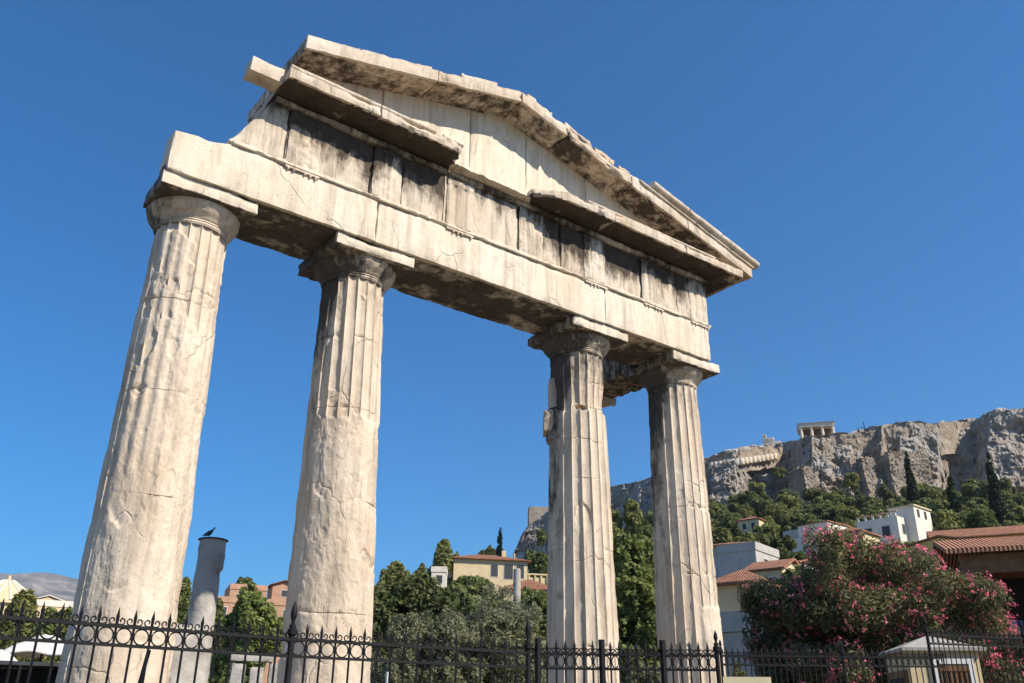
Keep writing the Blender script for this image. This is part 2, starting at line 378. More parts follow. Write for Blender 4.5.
XC = [-4.566, -2.170, 2.170, 4.566]; ZA = 7.83
gate = thing('ancient_gate', 'tall weathered marble gate with four fluted columns carrying a broken pediment', 'gate')
def shaft(i):
    rng = np.random.default_rng(100+i); NF, PER = 20, 16; nt_ = NF*PER
    th = np.arange(nt_)/nt_*2*np.pi
    joints = [[1.15,2.62,3.98,5.22,6.42],[1.4,2.9,4.3,5.55,6.6],[1.3,2.75,4.2,5.3,6.52],[1.25,2.7,4.05,5.2,6.4]][i]
    zs = np.arange(-.05, 7.56, .016)
    zs = np.unique(np.round(np.concatenate([zs]+[[j-.010, j-.003, j+.003, j+.010] for j in joints]), 4))
    TH, ZZ = np.meshgrid(th, zs); thf, zf = TH.ravel(), ZZ.ravel()
    r0 = .612 - .0190*zf - .0006*np.maximum(0, zf-3)**2
    view = np.radians([-14.5, -25.8, -41.7, -48.0][i])
    rel = (thf-view+np.pi) % (2*np.pi) - np.pi; reld = np.degrees(rel)
    P0 = np.stack([np.sin(thf)*r0, -np.cos(thf)*r0, zf], 1)
    S = P0 + np.array([i*7.7, 3.1*i, 0])
    u = (thf/(2*np.pi)*NF) % 1 - .5
    n1 = fbm(S*1.5, 4, 11); n2 = fbm(S*4.0, 4, 12); n3 = fbm(S*11, 3, 13)
    flute = .044*np.power(np.clip(1-(2*u)**2, 0, 1), .55)
    ar = np.exp(-((.5-np.abs(u))/.14)**2)
    flute = flute + ar*(.004 + .032*np.maximum(0, fbm(S*np.array([3,3,1.6]), 4, 15)-.05) + .018*np.maximum(0, n2))
    sm = lambda a, b, x: np.clip((x-a)/(b-a), 0, 1)**2*(3-2*np.clip((x-a)/(b-a), 0, 1))
    if i == 0:
        lim = 5.75 + .55*n1 + .35*np.sin(rel*3+1); er = 1-sm(-.05, .06, zf-lim); er = er*sm(-62, -52, reld+9*n1)*.93
        er = np.maximum(er, .85*sm(.22, .3, n1)*sm(-70, -60, reld))
        er = np.maximum(er, .8*sm(38, 46, reld+8*n1)*(zf < 6.9))
    elif i == 1:
        lim = 5.42 + .10*n2; er = (1-sm(-.03, .03, zf-lim))*sm(-58, -52, reld+5*n1)
        er = np.maximum(er, .7*sm(.3, .36, n1))
    elif i == 2:
        er = .45*sm(.36, .44, n1)*sm(.5, 1, zf/8)
    else:
        er = sm(22, 30, reld+4*n1)*(1-sm(-.04, .04, zf-(3.55+.15*n1))); er = np.maximum(er, .4*sm(.38, .46, n1))
    fl = fbm(S*np.array([2.6,2.6,1.2])+n3[:,None]*.12, 4, 19); plate = np.floor(fl*5.5)/5.5
    rough = .020 + .009*n1 + .036*plate + .008*fbm(S*np.array([6,6,1.0]), 4, 20) + .004*n2 + .002*n3
    if i == 0: rough = rough + .011*np.sin(thf*NF)*sm(-.2, .3, n1)   # ghosts of the flutes
    dep = flute*(1-er) + np.maximum(rough, .003)*er + .003*n2 + .0018*n3 + .002*fbm(S*np.array([9,9,1.5]), 3, 23)
    # knocked-out flakes with sharp upper lips
    k = [9, 13, 6, 5][i]
    for q in range(k):
        a = view + np.radians(rng.uniform(-85, 85)); zc = rng.uniform(2.4, 6.9 if i != 1 else 5.6); wd = rng.uniform(.05, .2); hg = rng.uniform(.04, .22); dp = rng.uniform(.008, .026)
        da = ((thf-a+np.pi) % (2*np.pi) - np.pi)*r0/wd; dz = (zf-zc)/hg
        d2 = np.abs(da)**1.5+np.abs(dz)**1.2+.9*n1+1.0*n2+.35*n3
        dep = dep + dp*(1-sm(.62, 1.0, d2))*np.clip(.55-dz*.6*rng.choice([-1, 1, 1]), 0, 1.2)
    if i == 2:   # broken top drum and the notch low on the left
        lip = 6.50+.05*np.sin(thf*6)+.06*n2
        dep = dep + .045*sm(lip, lip+.02, zf)*(reld > -70)*(1-sm(lip+.12, lip+.75, zf)) - .055*(1-sm(-62, -52, reld))*(sm(6.0, 6.03, zf+.05*n2))*(1-sm(6.58, 6.62, zf+.03*n2))*(reld > -125)
        dep = dep + .11*np.maximum(0, 1-np.abs(reld+44)/9.)*np.clip((3.60-zf)/.10, 0, 1)*(zf > 3.44)
        dep = dep + .10*(1-sm(.8, 1, np.sqrt(((reld-8)/16)**2+((zf-6.50)/.05)**2)+.3*n3))
    if i == 3:
        dep = dep + .05*(1-sm(-8, 0, reld))*(sm(2.55, 2.6, zf)*0) + .03*sm(-6, 6, -reld+3*n2)*(1-sm(2.90, 2.93, zf))
    for j in joints:
        jn = zf-j; dep = dep + .014*(np.abs(jn+.012*n2) < .006)*np.clip(n1*2.5+n2*2+.35, 0.1, 1) + .03*np.exp(-(jn/.035)**2)*np.maximum(0, fbm(S*6, 3, 17)-.12)*2
    r = r0 - dep
    V = np.stack([np.sin(thf)*r, -np.cos(thf)*r, zf], 1)
    nz_, nt2 = len(zs), nt_; ix = np.arange(nz_*nt2).reshape(nz_, nt2)
    Q = np.stack([ix[:-1], np.roll(ix,-1,1)[:-1], np.roll(ix,-1,1)[1:], ix[1:]], -1).reshape(-1,4)
    V[:,0] += XC[i] + [.02,.10,0,0][i]*(1-zf/7.56)
    me = np_mesh('column', V, Q, 42)
    # shade painted on the left flanks, mixed with dark weathering
    sbase = [.02, .05, .10, .10][i]
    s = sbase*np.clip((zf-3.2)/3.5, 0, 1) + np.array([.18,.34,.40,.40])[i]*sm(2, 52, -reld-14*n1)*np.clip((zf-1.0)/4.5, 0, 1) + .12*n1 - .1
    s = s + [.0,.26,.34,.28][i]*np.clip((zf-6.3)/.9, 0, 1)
    set_soot_shade(me, V, s, 0)
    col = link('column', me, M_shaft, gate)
    # capital
    prof = [(.452,7.50),(.470,7.53),(.462,7.545),(.476,7.56),(.468,7.575),(.486,7.59),(.505,7.62),(.552,7.67),(.592,7.73),(.606,7.78),(.598,7.81),(.560,7.845)]
    ts = np.linspace(0, len(prof)-1, 46); pr = np.stack([np.interp(ts, range(len(prof)), [a[k] for a in prof]) for k in (0,1)], 1)
    n_ = 160; A = np.arange(n_)/n_*2*np.pi; rr_ = np.repeat(pr[:,0], n_); zz_ = np.repeat(pr[:,1], n_); a_ = np.tile(A, len(pr))
    Pc = np.stack([np.sin(a_)*rr_, -np.cos(a_)*rr_, zz_], 1); q = Pc+np.array([i*5.1, 0, 0])
    ch = .05*np.maximum(0, fbm(q*3, 4, 71)-.1)+.02*np.maximum(0, fbm(q*9, 3, 72)); ch = ch*np.clip((zz_-7.52)/.1, .3, 1)*[1.0,1.2,1.6,1.0][i]
    Pc[:,:2] *= ((rr_-ch)/rr_)[:,None]; Pc[:,0] += XC[i]
    ix = np.arange(len(pr)*n_).reshape(len(pr), n_); Q = np.stack([ix[:-1], np.roll(ix,-1,1)[:-1], np.roll(ix,-1,1)[1:], ix[1:]], -1).reshape(-1,4)
    me = np_mesh('echinus', Pc, Q, 50); s = [.13,.42,.46,.42][i] + [.30,.14,.14,.14][i]*np.sin(a_-view+math.pi)*1.0 + .12*fbm(q*1.5,3,73); set_soot_shade(me, Pc, s, 0)  # left flank of the echinus has shade painted in over its soot
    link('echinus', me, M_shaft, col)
    dz = [0,0,.0,0][i]
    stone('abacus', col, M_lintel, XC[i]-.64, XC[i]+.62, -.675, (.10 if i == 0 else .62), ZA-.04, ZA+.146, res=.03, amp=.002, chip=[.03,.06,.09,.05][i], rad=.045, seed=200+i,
          soot_shade=lambda V: .02+.46*((V[:,1] > -.63) | (V[:,2] < ZA-.03)) + .1*fbm(V*2,3,9))  # underside and faces behind the front darkened for shade as well as soot
for i in range(4): shaft(i)
third = [o for o in gate.children if o.name.startswith('column')][2]
def side_block(r0_, r1_, wd, z0, z1, seed):
    ang = math.atan2(-_R0.y, -_R0.x); c, sn = math.cos(ang), math.sin(ang)
    stone('repair_block', third, M_shaft, r0_, r1_, -wd/2, wd/2, z0, z1, res=.025, amp=.008, chip=.05, rad=.05, seed=seed, soot_shade=.22,
          fn=lambda V: np.stack([XC[2]+V[:,0]*c-V[:,1]*sn, V[:,0]*sn+V[:,1]*c, V[:,2]],1))
side_block(.30, .585, .42, 6.17, 6.55, 880); side_block(.30, .50, .34, 6.56, 7.12, 881)

# architrave: three blocks, the left end broken at the top
def break_left(V):
    x, y, z = V.T.copy()
    lim = np.interp(x, [-5.3,-5.2,-5.0,-4.75,-4.62,-4.48,-4.3], [8.52,8.55,8.58,8.57,8.60,8.67,8.72])+.02*fbm(V*5,3,3)
    z = np.where(z > lim, lim, z)
    y = np.where(x < -4.56, -.722+(y+.722)*.31, y)
    x = np.where(x < -5.1, x + .04*np.maximum(0, z-8.2), x)
    return np.stack([x,y,z],1)
soot_shadeA = lambda V: -.02 + .48*np.clip((V[:,1]+.70)/.06, 0, 1)*(V[:,2] < 8.1) + .30*fbm(V*np.array([1.6,2.6,2]),5,5)  # soffit darkened in the colour: crust with shade painted in
zb, zt = ZA+.1465, 8.655
stone('architrave_block', gate, M_lintel, -5.19, -2.246, -.722, .45, zb, zt, seed=301, chip=.035, amp=.005, fn=break_left, soot_shade=soot_shadeA)
stone('architrave_block', gate, M_lintel, -2.240, 2.225, -.722, .45, zb, zt, seed=302, chip=.03, amp=.005, soot_shade=soot_shadeA)
stone('architrave_block', gate, M_lintel, 2.231, 4.90, -.722, .45, zb, zt, seed=303, chip=.03, amp=.005, soot_shade=soot_shadeA)
stone('taenia', gate, M_lintel, -4.45, 4.97, -.765, .48, zt+.003, 8.72, seed=304, chip=.06, rad=.03, amp=.004, res=.03, soot_shade=lambda V: .05+.2*fbm(V*3,3,8))
# side wall beam running back from the right-hand column
def ragged_end(V):
    x, y, z = V.T.copy(); t = np.clip((y-1.7)/.7, 0, 1)
    y = y - t*(.35*fbm(V*2.2,3,44)+.25*(z-7.9)); return np.stack([x,y,z],1)
stone('side_beam', gate, M_cornice, 3.95, 4.86, .46, 2.35, 7.90, 8.63, seed=305, chip=.12, rad=.1, amp=.02, fn=ragged_end, big=.03, soot_shade=.30)
stone('pilaster_capital', gate, M_cornice, 3.98, 4.80, 1.75, 2.10, 7.76, 7.897, seed=306, chip=.12, rad=.1, amp=.015, soot_shade=.12)
# frieze
ZF0, ZF1 = 8.723, 9.60
def slant_left(V):
    x, y, z = V.T.copy(); t = np.clip((z-ZF0)/(ZF1-ZF0), 0, 1); L = -4.49+.50*t**.9+.03*fbm(V*4,3,2)
    k = np.clip((-3.75-x)/.74, 0, 1); x = x + k*(L+4.49)
    return np.stack([x,y,z],1)
def sfr(lvl, seed):
    return lambda V: lvl*.75 + .09 + .30*(V[:,2]-9.22)/.42 + .34*fbm(V*np.array([3.2,1,.45]),4,77)
def frieze(x0, x1, lvl, seed, y=-.69, big=.0, fn=None, chip=.05, name='frieze_block'):
    return stone(name, gate, M_frieze, x0, x1, y, .42, ZF0, ZF1, seed=seed, chip=chip, amp=.008, big=big, fn=fn, soot_shade=sfr(lvl, seed))
frieze(-4.49, -3.72, -.10, 401, fn=slant_left, chip=.03)
frieze(-3.715, -2.38, .27, 402, big=.03, y=-.70)
frieze(-2.375, -1.86, .25, 403, big=.02, y=-.685)
frieze(-1.855, -1.115, .18, 404, y=-.69)
frieze(-1.11, .335, -.22, 405, chip=.02)
frieze(.34, 1.27, .22, 406, big=.045, y=-.67)
frieze(1.275, 1.95, .24, 407, y=-.69)
frieze(1.955, 3.20, .24, 408, big=.03, y=-.685)
frieze(3.205, 4.10, .20, 409, y=-.69)
frieze(4.105, 4.95, .18, 410, y=-.695)
def triglyph(xc, lvl, seed, worn, wd=.50):
    mbV = []; V, Q = rough_block(xc-wd/2, xc+wd/2, -.735, -.70, ZF0+.005, ZF1-.02, res=.012, amp=.003, chip=.02+worn*.05, rad=.03, seed=seed)
    f = np.clip((-V[:,1]-.705)/.03, 0, 1)*np.clip((ZF1-.14-V[:,2])/.02, 0, 1)
    u = (V[:,0]-xc)/(wd/2)
    g = np.maximum.reduce([np.clip(1-np.abs(u-c)/.16, 0, 1) for c in (-.36,.36)]+[np.clip(1-np.abs(np.abs(u)-1)/.14, 0, 1)])
    er = np.clip(worn*1.6+fbm(V*2,3,seed)*worn*1.5, 0, 1)
    V[:,1] += f*g*.034*(1-er*.6) + f*er*.03*np.clip(.5+fbm(V*6,4,seed+1), 0, 1)
    me = np_mesh('triglyph', V, Q, 35); set_soot_shade(me, V, sfr(lvl, seed), 0); link('triglyph', me, M_frieze, gate)
    for k in range(6):
        pass
for xc, lv, sd_, wn in ((-3.45,.12,421,.8),(-2.12,.16,422,.9),(-.82,-.22,423,.12),(.60,-.05,424,.95),(2.02,.05,425,.6),(3.42,.06,426,.3),(4.68,.06,427,.3)):
    triglyph(xc, lv, sd_, wn)
def guttae(xc):
    mb = MB(); mb.box(xc-.25, xc+.25, -.752, -.7235, 8.625, 8.652)
    for k in range(6):
        if (k*7+int(xc*10)) % 4 == 0: continue
        mb.lathe([(.017,-.024-.006*(k%3)),(.014,0)], 8, (xc-.205+k*.082, -.742), 8.624)
    o = mb.build('guttae', M_frieze, gate); return o
for xc in (-3.45,-.82,2.02,3.42,4.66): guttae(xc)
stone('crown_moulding', gate, M_frieze, -3.94, 4.98, -.745, .45, ZF1+.003, 9.70, seed=430, chip=.03, rad=.03, amp=.003, res=.03, soot_shade=lambda V: .24+.3*fbm(V*1.5,3,31))  # moulding stained and toned dark to match the shade under the cornice
# horizontal cornice: left run, broken middle, right run
soot_shadeG = lambda V: -.04 + .52*((V[:,2] < 9.745) & (V[:,1] > -1.16)) + .34*fbm(V*2.4,5,12)  # cornice underside: black crust, deepened by painted shade
def geison(x0, x1, seed, fn=None, chip=.05):
    stone('cornice_block', gate, M_cornice, x0, x1, -1.20, .95, 9.72, 9.885, seed=seed, chip=chip, rad=.06, amp=.009, fn=fn, soot_shade=soot_shadeG, res=.03)
def brk(side, edge):
    def fn(V):
        x, y, z = V.T.copy(); n_ = fbm(V*3.5,4,51)
        if side > 0:   # ragged right end
            k = np.clip((x-(edge-.5))/.5, 0, 1); x = x - k*(.10+.22*np.maximum(0,n_)+.12*np.maximum(0,-y-.9)); z = z - k*.03*n_
        else:
            k = np.clip((edge+.6-x)/.6, 0, 1); y = np.where(y < -.7, y + k*(.20+.35*np.maximum(0,n_)), y); z = z + k*(.05*n_ - .04)
        return np.stack([x,y,z],1)
    return fn
geison(-3.97, -2.55, 501); geison(-2.545, -.93, 502, brk(1, -.93), .09)
geison(.42, 2.1, 503, brk(-1, .42), .09); geison(2.105, 3.9, 504); geison(3.905, 5.53, 505)
stone('cornice_block', gate, M_cornice, -4.45, -3.975, -1.0, -.70, 9.73, 9.97, seed=506, chip=.03, rad=.04, amp=.006, soot_shade=-.05, fn=lambda V: np.stack([V[:,0]+.04*(V[:,2]-9.73), V[:,1], V[:,2]],1))
def wedge(V):
    x, y, z = V.T.copy(); t = np.clip((z-9.70)/.28, 0, 1); y = np.where(y < -.6, y + t*.28+.05*fbm(V*6,4,3), y); return np.stack([x,y,z],1)
stone('broken_cornice_stub', gate, M_cornice, -.99, .62, -.93, .9, 9.705, 9.98, seed=507, chip=.10, rad=.07, amp=.014, fn=wedge, soot_shade=.03, big=.02)
def roll(name, pts, r, seed, mat, soot_shade, n=18):
    "half-worn roll moulding along a line"
    a, b = np.array(pts[0]), np.array(pts[1]); L = np.linalg.norm(b-a); k = max(4, int(L/.03)); t = np.linspace(0,1,k)
    d = (b-a)/L; up = np.array([0,0,1.]); s1 = np.cross(d, up); s1 /= np.linalg.norm(s1); s2 = np.cross(s1, d)
    A = np.arange(n)/n*2*np.pi; P = a+np.outer(t, b-a); V = (P[:,None,:] + r*(np.cos(A)[None,:,None]*s1*1.2+np.sin(A)[None,:,None]*s2)).reshape(-1,3)
    ce = np.repeat(P, n, 0); V = ce+(V-ce)*(1-.25*np.maximum(0, fbm(V*5,4,seed)))[:,None]
    ix = np.arange(k*n).reshape(k,n); Q = np.stack([ix[:-1], np.roll(ix,-1,1)[:-1], np.roll(ix,-1,1)[1:], ix[1:]], -1).reshape(-1,4)
    V = np.concatenate([V, [a, b]]); caps = [(k*n, i_, (i_+1)%n, (i_+1)%n) for i_ in range(0)]
    fs = [tuple(q) for q in Q]+[tuple(range(n)), tuple(reversed(range((k-1)*n, k*n)))]
    me = bpy.data.meshes.new(name); me.from_pydata([tuple(v) for v in V[:k*n]], [], fs); me.update()
    me.polygons.foreach_set('use_smooth', np.ones(len(fs), bool)); me.set_sharp_from_angle(angle=R(50)); set_soot_shade(me, V, np.full(k*n, soot_shade), 0)
    return link(name, me, mat, gate)
roll('roll_moulding', ((-3.95,-1.13,9.925),(-2.56,-1.13,9.925)), .045, 1, M_cornice, -.15)
roll('roll_moulding', ((-2.54,-1.13,9.925),(-1.60,-1.13,9.92)), .045, 2, M_cornice, -.15)
roll('roll_moulding', ((-1.45,-1.12,9.92),(-1.08,-1.12,9.91)), .035, 3, M_cornice, -.1)
roll('roll_moulding', ((1.5,-1.13,9.915),(3.3,-1.13,9.92)), .035, 4, M_cornice, -.15)
roll('roll_moulding', ((3.32,-1.13,9.92),(4.75,-1.13,9.92)), .035, 5, M_cornice, -.15)
# tympanum
SL = .25; ZAP = 11.48; TH_ = .21
def zrk(x): return ZAP - SL*np.abs(x-.04) - TH_
def tymp(x0, x1, seed, lvl, y=-.66):
    def fn(V):
        x, y_, z = V.T.copy(); zt_ = zrk(x)+.05; z = 9.89+(z-9.89)/(1.0)*(zt_-9.89); return np.stack([x,y_,z],1)
    V, Q = rough_block(x0, x1, y, .35, 9.89, 10.89, res=.035, amp=.005, chip=.02, rad=.03, seed=seed, fn=fn)
    me = np_mesh('tympanum_block', V, Q, 38); set_soot_shade(me, V, lambda V: lvl+.2*fbm(V*np.array([1.2,1.2,.5]),3,seed), 0); link('tympanum_block', me, M_lintel, gate)
tymp(-3.70,-2.26, 601, .18, -.63); tymp(-2.255,-.635, 602, .03); tymp(-.63,.535, 603, -.1); tymp(.54,1.9, 604, -.08); tymp(1.905,3.6, 605, .02); tymp(3.605,5.1, 606, .12)
# raking cornice
def rake(x0, x1, seed, chip=.05, th=TH_, y0=-1.20, lift=0, fn2=None, soot_shade=None, name='raking_cornice'):
    def fn(V):
        V = V.copy(); V[:,2] += ZAP - SL*np.abs(V[:,0]-.04) + lift
        return fn2(V) if fn2 else V
    V, Q = rough_block(x0, x1, y0, .9, -th, 0, res=.03, amp=.008, chip=chip, rad=.06, seed=seed, fn=fn)
    me = np_mesh(name, V, Q, 38); set_soot_shade(me, V, soot_shade or (lambda V: .0+.2*fbm(V*1.3,4,seed)+.26*(V[:,1] > -1.15)), 0); link(name, me, M_cornice, gate)  # all behind the front edge toned darker, soffit shade added to the soot
rake(-3.80, -1.62, 701, .03); rake(-1.615, .035, 702, .05); rake(.04, 1.02, 703, .05)
rake(1.03, 2.55, 704, .14); rake(2.555, 4.0, 705, .05); rake(4.005, 5.80, 706, .03)
# what is left of the gutter on top
def cap(x0, x1, y0, seed, h=.06, y1=-.75, chip=.05):
    V, Q = rough_block(x0, x1, y0, y1, .003, h, res=.025, amp=.006, chip=chip, rad=.04, seed=seed, fn=lambda V: V+np.stack([0*V[:,0],0*V[:,0],ZAP-SL*np.abs(V[:,0]-.04)],1))
    me = np_mesh('gutter_slab', V, Q, 38); set_soot_shade(me, V, np.full(len(V), .05), 0); link('gutter_slab', me, M_cornice, gate)
cap(-3.78,-2.95,-1.17,711,.055); cap(-2.94,-1.72,-1.16,712,.06); cap(-1.15,-.42,-1.12,713,.13,-.8,.12); cap(-.12,.12,-1.10,718,.09,-.8,.1); cap(.20,.76,-1.13,714,.15,-.8,.14)
cap(1.02,1.66,-1.15,715,.18,-.7,.16); cap(1.72,2.2,-1.13,716,.13,-.8,.12); cap(2.3,3.0,-1.14,717,.12,-.8,.1)
def zr(x): return ZAP - SL*abs(x-.04)
for x0, x1, k in ((3.05,3.95,1),(3.97,4.85,2),(4.87,5.95,3)):
    roll('gutter_roll', ((x0,-1.20,zr(x0)+.13),(x1,-1.20,zr(x1)+.13)), .085, 30+k, M_cornice, -.1)
for x0, x1, k in ((2.75,4.2,1),(4.22,5.84,2)):
    roll('roll_moulding', ((x0,-1.19,zr(x0)+.02),(x1,-1.19,zr(x1)+.02)), .035, 40+k, M_cornice, -.1)
mbx = MB()
V, Q = rough_block(5.05, 5.62, -1.05, -.5, .0, .40, res=.04, amp=.01, chip=.05, seed=720, fn=lambda V: np.stack([V[:,0], V[:,1], zr(5.05)+V[:,2]*np.clip((5.75-V[:,0])/.5,.5,1)-SL*(V[:,0]-5.05)],1))
me = np_mesh('gutter_end_stone', V, Q, 38); set_soot_shade(me, V, np.full(len(V), -.1), 0); link('gutter_end_stone', me, M_cornice, gate)
stone('step', gate, M_grey, -6.2, 6.2, -1.5, 1.5, -.6, -.052, seed=800, res=.15, chip=.05)
#@@NEXT
# ------------------------------------------------------------------ iron fence along the street
def panel_mesh(P, Q, sp, dz=0., bottom=.30):
    P, Q = Vector(P), Vector(Q); d = Q-P; L = d.length; d.normalize(); n = max(2, int(round(L/sp))); sp = L/n
    nn = Vector((-d.y, d.x, 0)); mb = MB()
    def bar(z, h, t):
        a, b = P, Q; vs_ = [(p+nn*s*t/2+Vector((0,0,zz))) for zz in (z-h/2, z+h/2) for p, s in ((a,-1),(b,-1),(b,1),(a,1))]
        mb.add(vs_, [(0,3,2,1),(4,5,6,7),(0,1,5,4),(1,2,6,5),(2,3,7,6),(3,0,4,7)])
    k = min(1, sp/.13); zt, zl = 2.30+dz, 2.165+dz
    bar(zt, .024, .03); bar(zl, .022, .028); bar(bottom+.1+dz, .03, .03)
    rng = random.Random(int(P.x*1000)&0xffff)
    for i in range(n+1):
        p = P+d*(sp*i); j = rng.uniform(-.004, .004); p = p+nn*j
        if 0 < i < n or True:
            mb.tube([p+Vector((0,0,bottom+dz)), p+Vector((0,0,zt+.015))], .0095, 6)
            mb.tube([p+Vector((0,0,zt+.012)), p+Vector((0,0,zt+.05)), p+Vector((0,0,zt+.07)), p+Vector((rng.uniform(-.003,.003),0,zt+.135+rng.uniform(-.006,.004)))], [.011,.012,.014,.001], 6)
            for s in (-1, 1):   # scrolls
                pts = []
                for q in range(13):
                    a = -math.pi*.5 + q/12*math.pi*1.75; rad = .026*(1-q/17)*k+.002
                    pts.append(p+d*s*(.034*k+rad*math.cos(a)) + Vector((0,0,zt+.040+rad*math.sin(a))))
                mb.tube([p+d*s*.004+Vector((0,0,zt+.014))]+pts, .0062, 5)
        if i < n:
            c = p+d*sp/2; r_ = min(sp/2-.010, .0565)
            mb.tube([c+d*r_*math.cos(a)+Vector((0,0,(zt+zl)/2+.0565*math.sin(a))) for a in np.linspace(0, 2*math.pi, 19)[:-1]], .0065, 5, closed=True)
    return mb
def post(P, dz, parent, finial=True, r=.027, top=2.36):
    P = Vector(P); mb = MB()
    mb.lathe([(r*1.5,0),(r*1.5,.18),(r,.2),(r,top-.03+dz),(r*1.55,top-.02+dz),(r*1.6,top+.02+dz),(r*1.1,top+.03+dz),(r*1.05,top+.06+dz)], 12, (P.x, P.y), 0)
    o = mb.build('post', M_iron, parent, smooth=40)
    if finial:
        f = MB().lathe([(r*.6,.0),(r*.55,.03),(r*.95,.07),(r*1.02,.10),(r*.85,.14),(r*.4,.175),(r*.12,.20),(.002,.205)] if r > .025 else [(r*.6,.0),(r*.55,.02),(r*1.0,.05),(r*.8,.085),(r*.3,.115),(.002,.125)], 12, (P.x,P.y), top+.055+dz); f.build('finial', M_iron, o, smooth=50)
    return o
def rel(x, y): return (CAM[0]+x*.7, CAM[1]+y*.7, 0)
fence = thing('iron_fence', 'long black iron fence with spear tips and rings in front of the left columns', 'fence')
A0, A1, A2, A3 = rel(-4.2,9.95), rel(0.0,10.28), rel(4.719,10.60), rel(8.091,10.24)
panel_mesh(A0, A1, .13).build('spiked_panel', M_iron, fence); panel_mesh(A1, A2, .13).build('spiked_panel', M_iron, fence); panel_mesh(A2, A3, .13).build('spiked_panel', M_iron, fence)
for q in (A0, A2, A3): post(q, 0, fence)
MB().tube([rel(3.05,10.55)[:2]+(2.15,), rel(2.75,10.75)[:2]+(.05,)], .016, 6).build('brace', M_iron, fence)
gf = thing('iron_fence', 'black iron gate leaves between slim square posts before the third column', 'gate')
B = [rel(8.22,10.18), rel(9.006,9.72), rel(9.716,9.224), rel(10.316,8.757)]
for a, b in zip(B, B[1:]): panel_mesh(a, b, .085).build('spiked_panel', M_iron, gf)
for q in B[:3]:
    MB().box(q[0]-.022, q[0]+.022, q[1]-.022, q[1]+.022, 0, 2.44).build('post', M_iron, gf)
post(B[3], 0, gf, r=.022)
rf = thing('iron_fence', 'black iron fence running below the pink oleander with tightly set spear tips', 'fence')
def relk(x, y, k): return (CAM[0]+x*k, CAM[1]+y*k, 0)
def plinth(a, b, h, parent):
    a, b = Vector(a), Vector(b); d = (b-a).normalized(); n_ = Vector((-d.y, d.x, 0))*.15
    MB().prism([(p.x, p.y) for p in (a-n_, b-n_, b+n_, a+n_)], 0, h).build('base_wall', M_grey, parent)
D = [relk(10.36,8.72,1.1), relk(11.787,7.72,1.1), relk(12.90,6.85,1.1)]
plinth(D[0], D[2], .62, rf)
for a, b in zip(D, D[1:]): panel_mesh(a, b, .09, .40).build('spiked_panel', M_iron, rf)
post(D[0], .40, rf, r=.024); post(D[1], .40, rf, r=.024)
hf = thing('iron_fence', 'higher stretch of black iron fence at the right edge beside the kiosk', 'fence')
H = [relk(9.777,5.33,1.5), relk(10.983,4.855,1.5), relk(12.4,4.3,1.5)]; plinth(H[0], H[2], .95, hf)
for a, b in zip(H, H[1:]): panel_mesh(a, b, .095, .80).build('spiked_panel', M_iron, hf)
for q in H[:2]: post(q, .80, hf, r=.026)
o = MB(); pl = at(388, 672, 9.4)
o.tube([(pl.x,pl.y,0),(pl.x,pl.y,pl.z)], .022, 8); tag(o.build('marker_post', M_wht), 'thin white marker post behind the fence right of the second column', 'post')
p_ = at(288, 660, 8.25); o = MB(); o.tube([(p_.x,p_.y,.0),(p_.x,p_.y,p_.z)], .018, 8); o.lathe([(.018,0),(.045,.0),(.028,.10),(.001,.21)], 8, (p_.x,p_.y), p_.z)
tag(o.build('spear_rod', M_wht, smooth=40), 'white spear tipped rod standing against the fence post by the second column', 'rod')
p_ = at(747, 681, 10.3); tg = thing('sign_board', 'blank cream board hanging low behind the fence right of the fourth column', 'sign', (p_.x, p_.y, 0), R(-40))
MB().box(-.25,.25,-.012,.012,p_.z-.45,p_.z+.04).build('board', M_sign, tg); MB().box(-.03,.03,.013,.06,0,p_.z-.1).build('leg', M_iron, tg)

# stump of a plain column behind the gate, its base block, the pigeon
ps = at(213, 543, 15.5); stx, sty = ps.x, ps.y; zt_ = at(212, 541, 15.5).z
V = []; n_ = 72; zs = np.linspace(0, zt_, 150)
A = np.arange(n_)/n_*2*np.pi; TA, TZ = np.meshgrid(A, zs); ta, tz = TA.ravel(), TZ.ravel(); rr_ = .250-.009*tz
Pq = np.stack([np.cos(ta)*rr_, np.sin(ta)*rr_, tz], 1)
rt = np.arctan2(_R0.y, _R0.x); d_ = (ta-rt+np.pi) % (2*np.pi)-np.pi
bd = zt_-tz; bite = np.exp(-(d_/.62)**2)*(.10*np.clip((bd-.45)/.04, 0, 1)*np.clip((.75-bd)/.25, 0, 1)+.05*np.clip((bd-.62)/.1, 0, 1)*np.clip((1.7-bd)/.1,.3,1))
rr2 = rr_-bite-.02*np.maximum(0, fbm(Pq*5, 4, 3)-.1)-.012*fbm(Pq*9,3,4); Pq[:,:2] *= (rr2/rr_)[:,None]; Pq += np.array([stx, sty, 0])
ix = np.arange(len(zs)*n_).reshape(len(zs), n_); Q = np.stack([ix[:-1], np.roll(ix,-1,1)[:-1], np.roll(ix,-1,1)[1:], ix[1:]], -1).reshape(-1,4)
st = thing('column_stump', 'plain grey column stump with a notched side and thin flat cap behind the first column', 'column')
link('shaft', np_mesh('shaft', Pq, Q, 45), M_grey, st)
MB().lathe([(.215,0),(.24,.008),(.24,.02),(.22,.028)], 40, (stx,sty), zt_).build('cap', M_shut, st)
pb = at(190, 628, 15.3)
bl = thing('stone_pedestal', 'squat pale stone pedestal with a worn top beside the grey column stump', 'pedestal')
stone('base_block', bl, M_grey, pb.x-.30, pb.x+.16, pb.y-.25, pb.y+.25, 0, pb.z+.03, res=.05, chip=.06, seed=901)
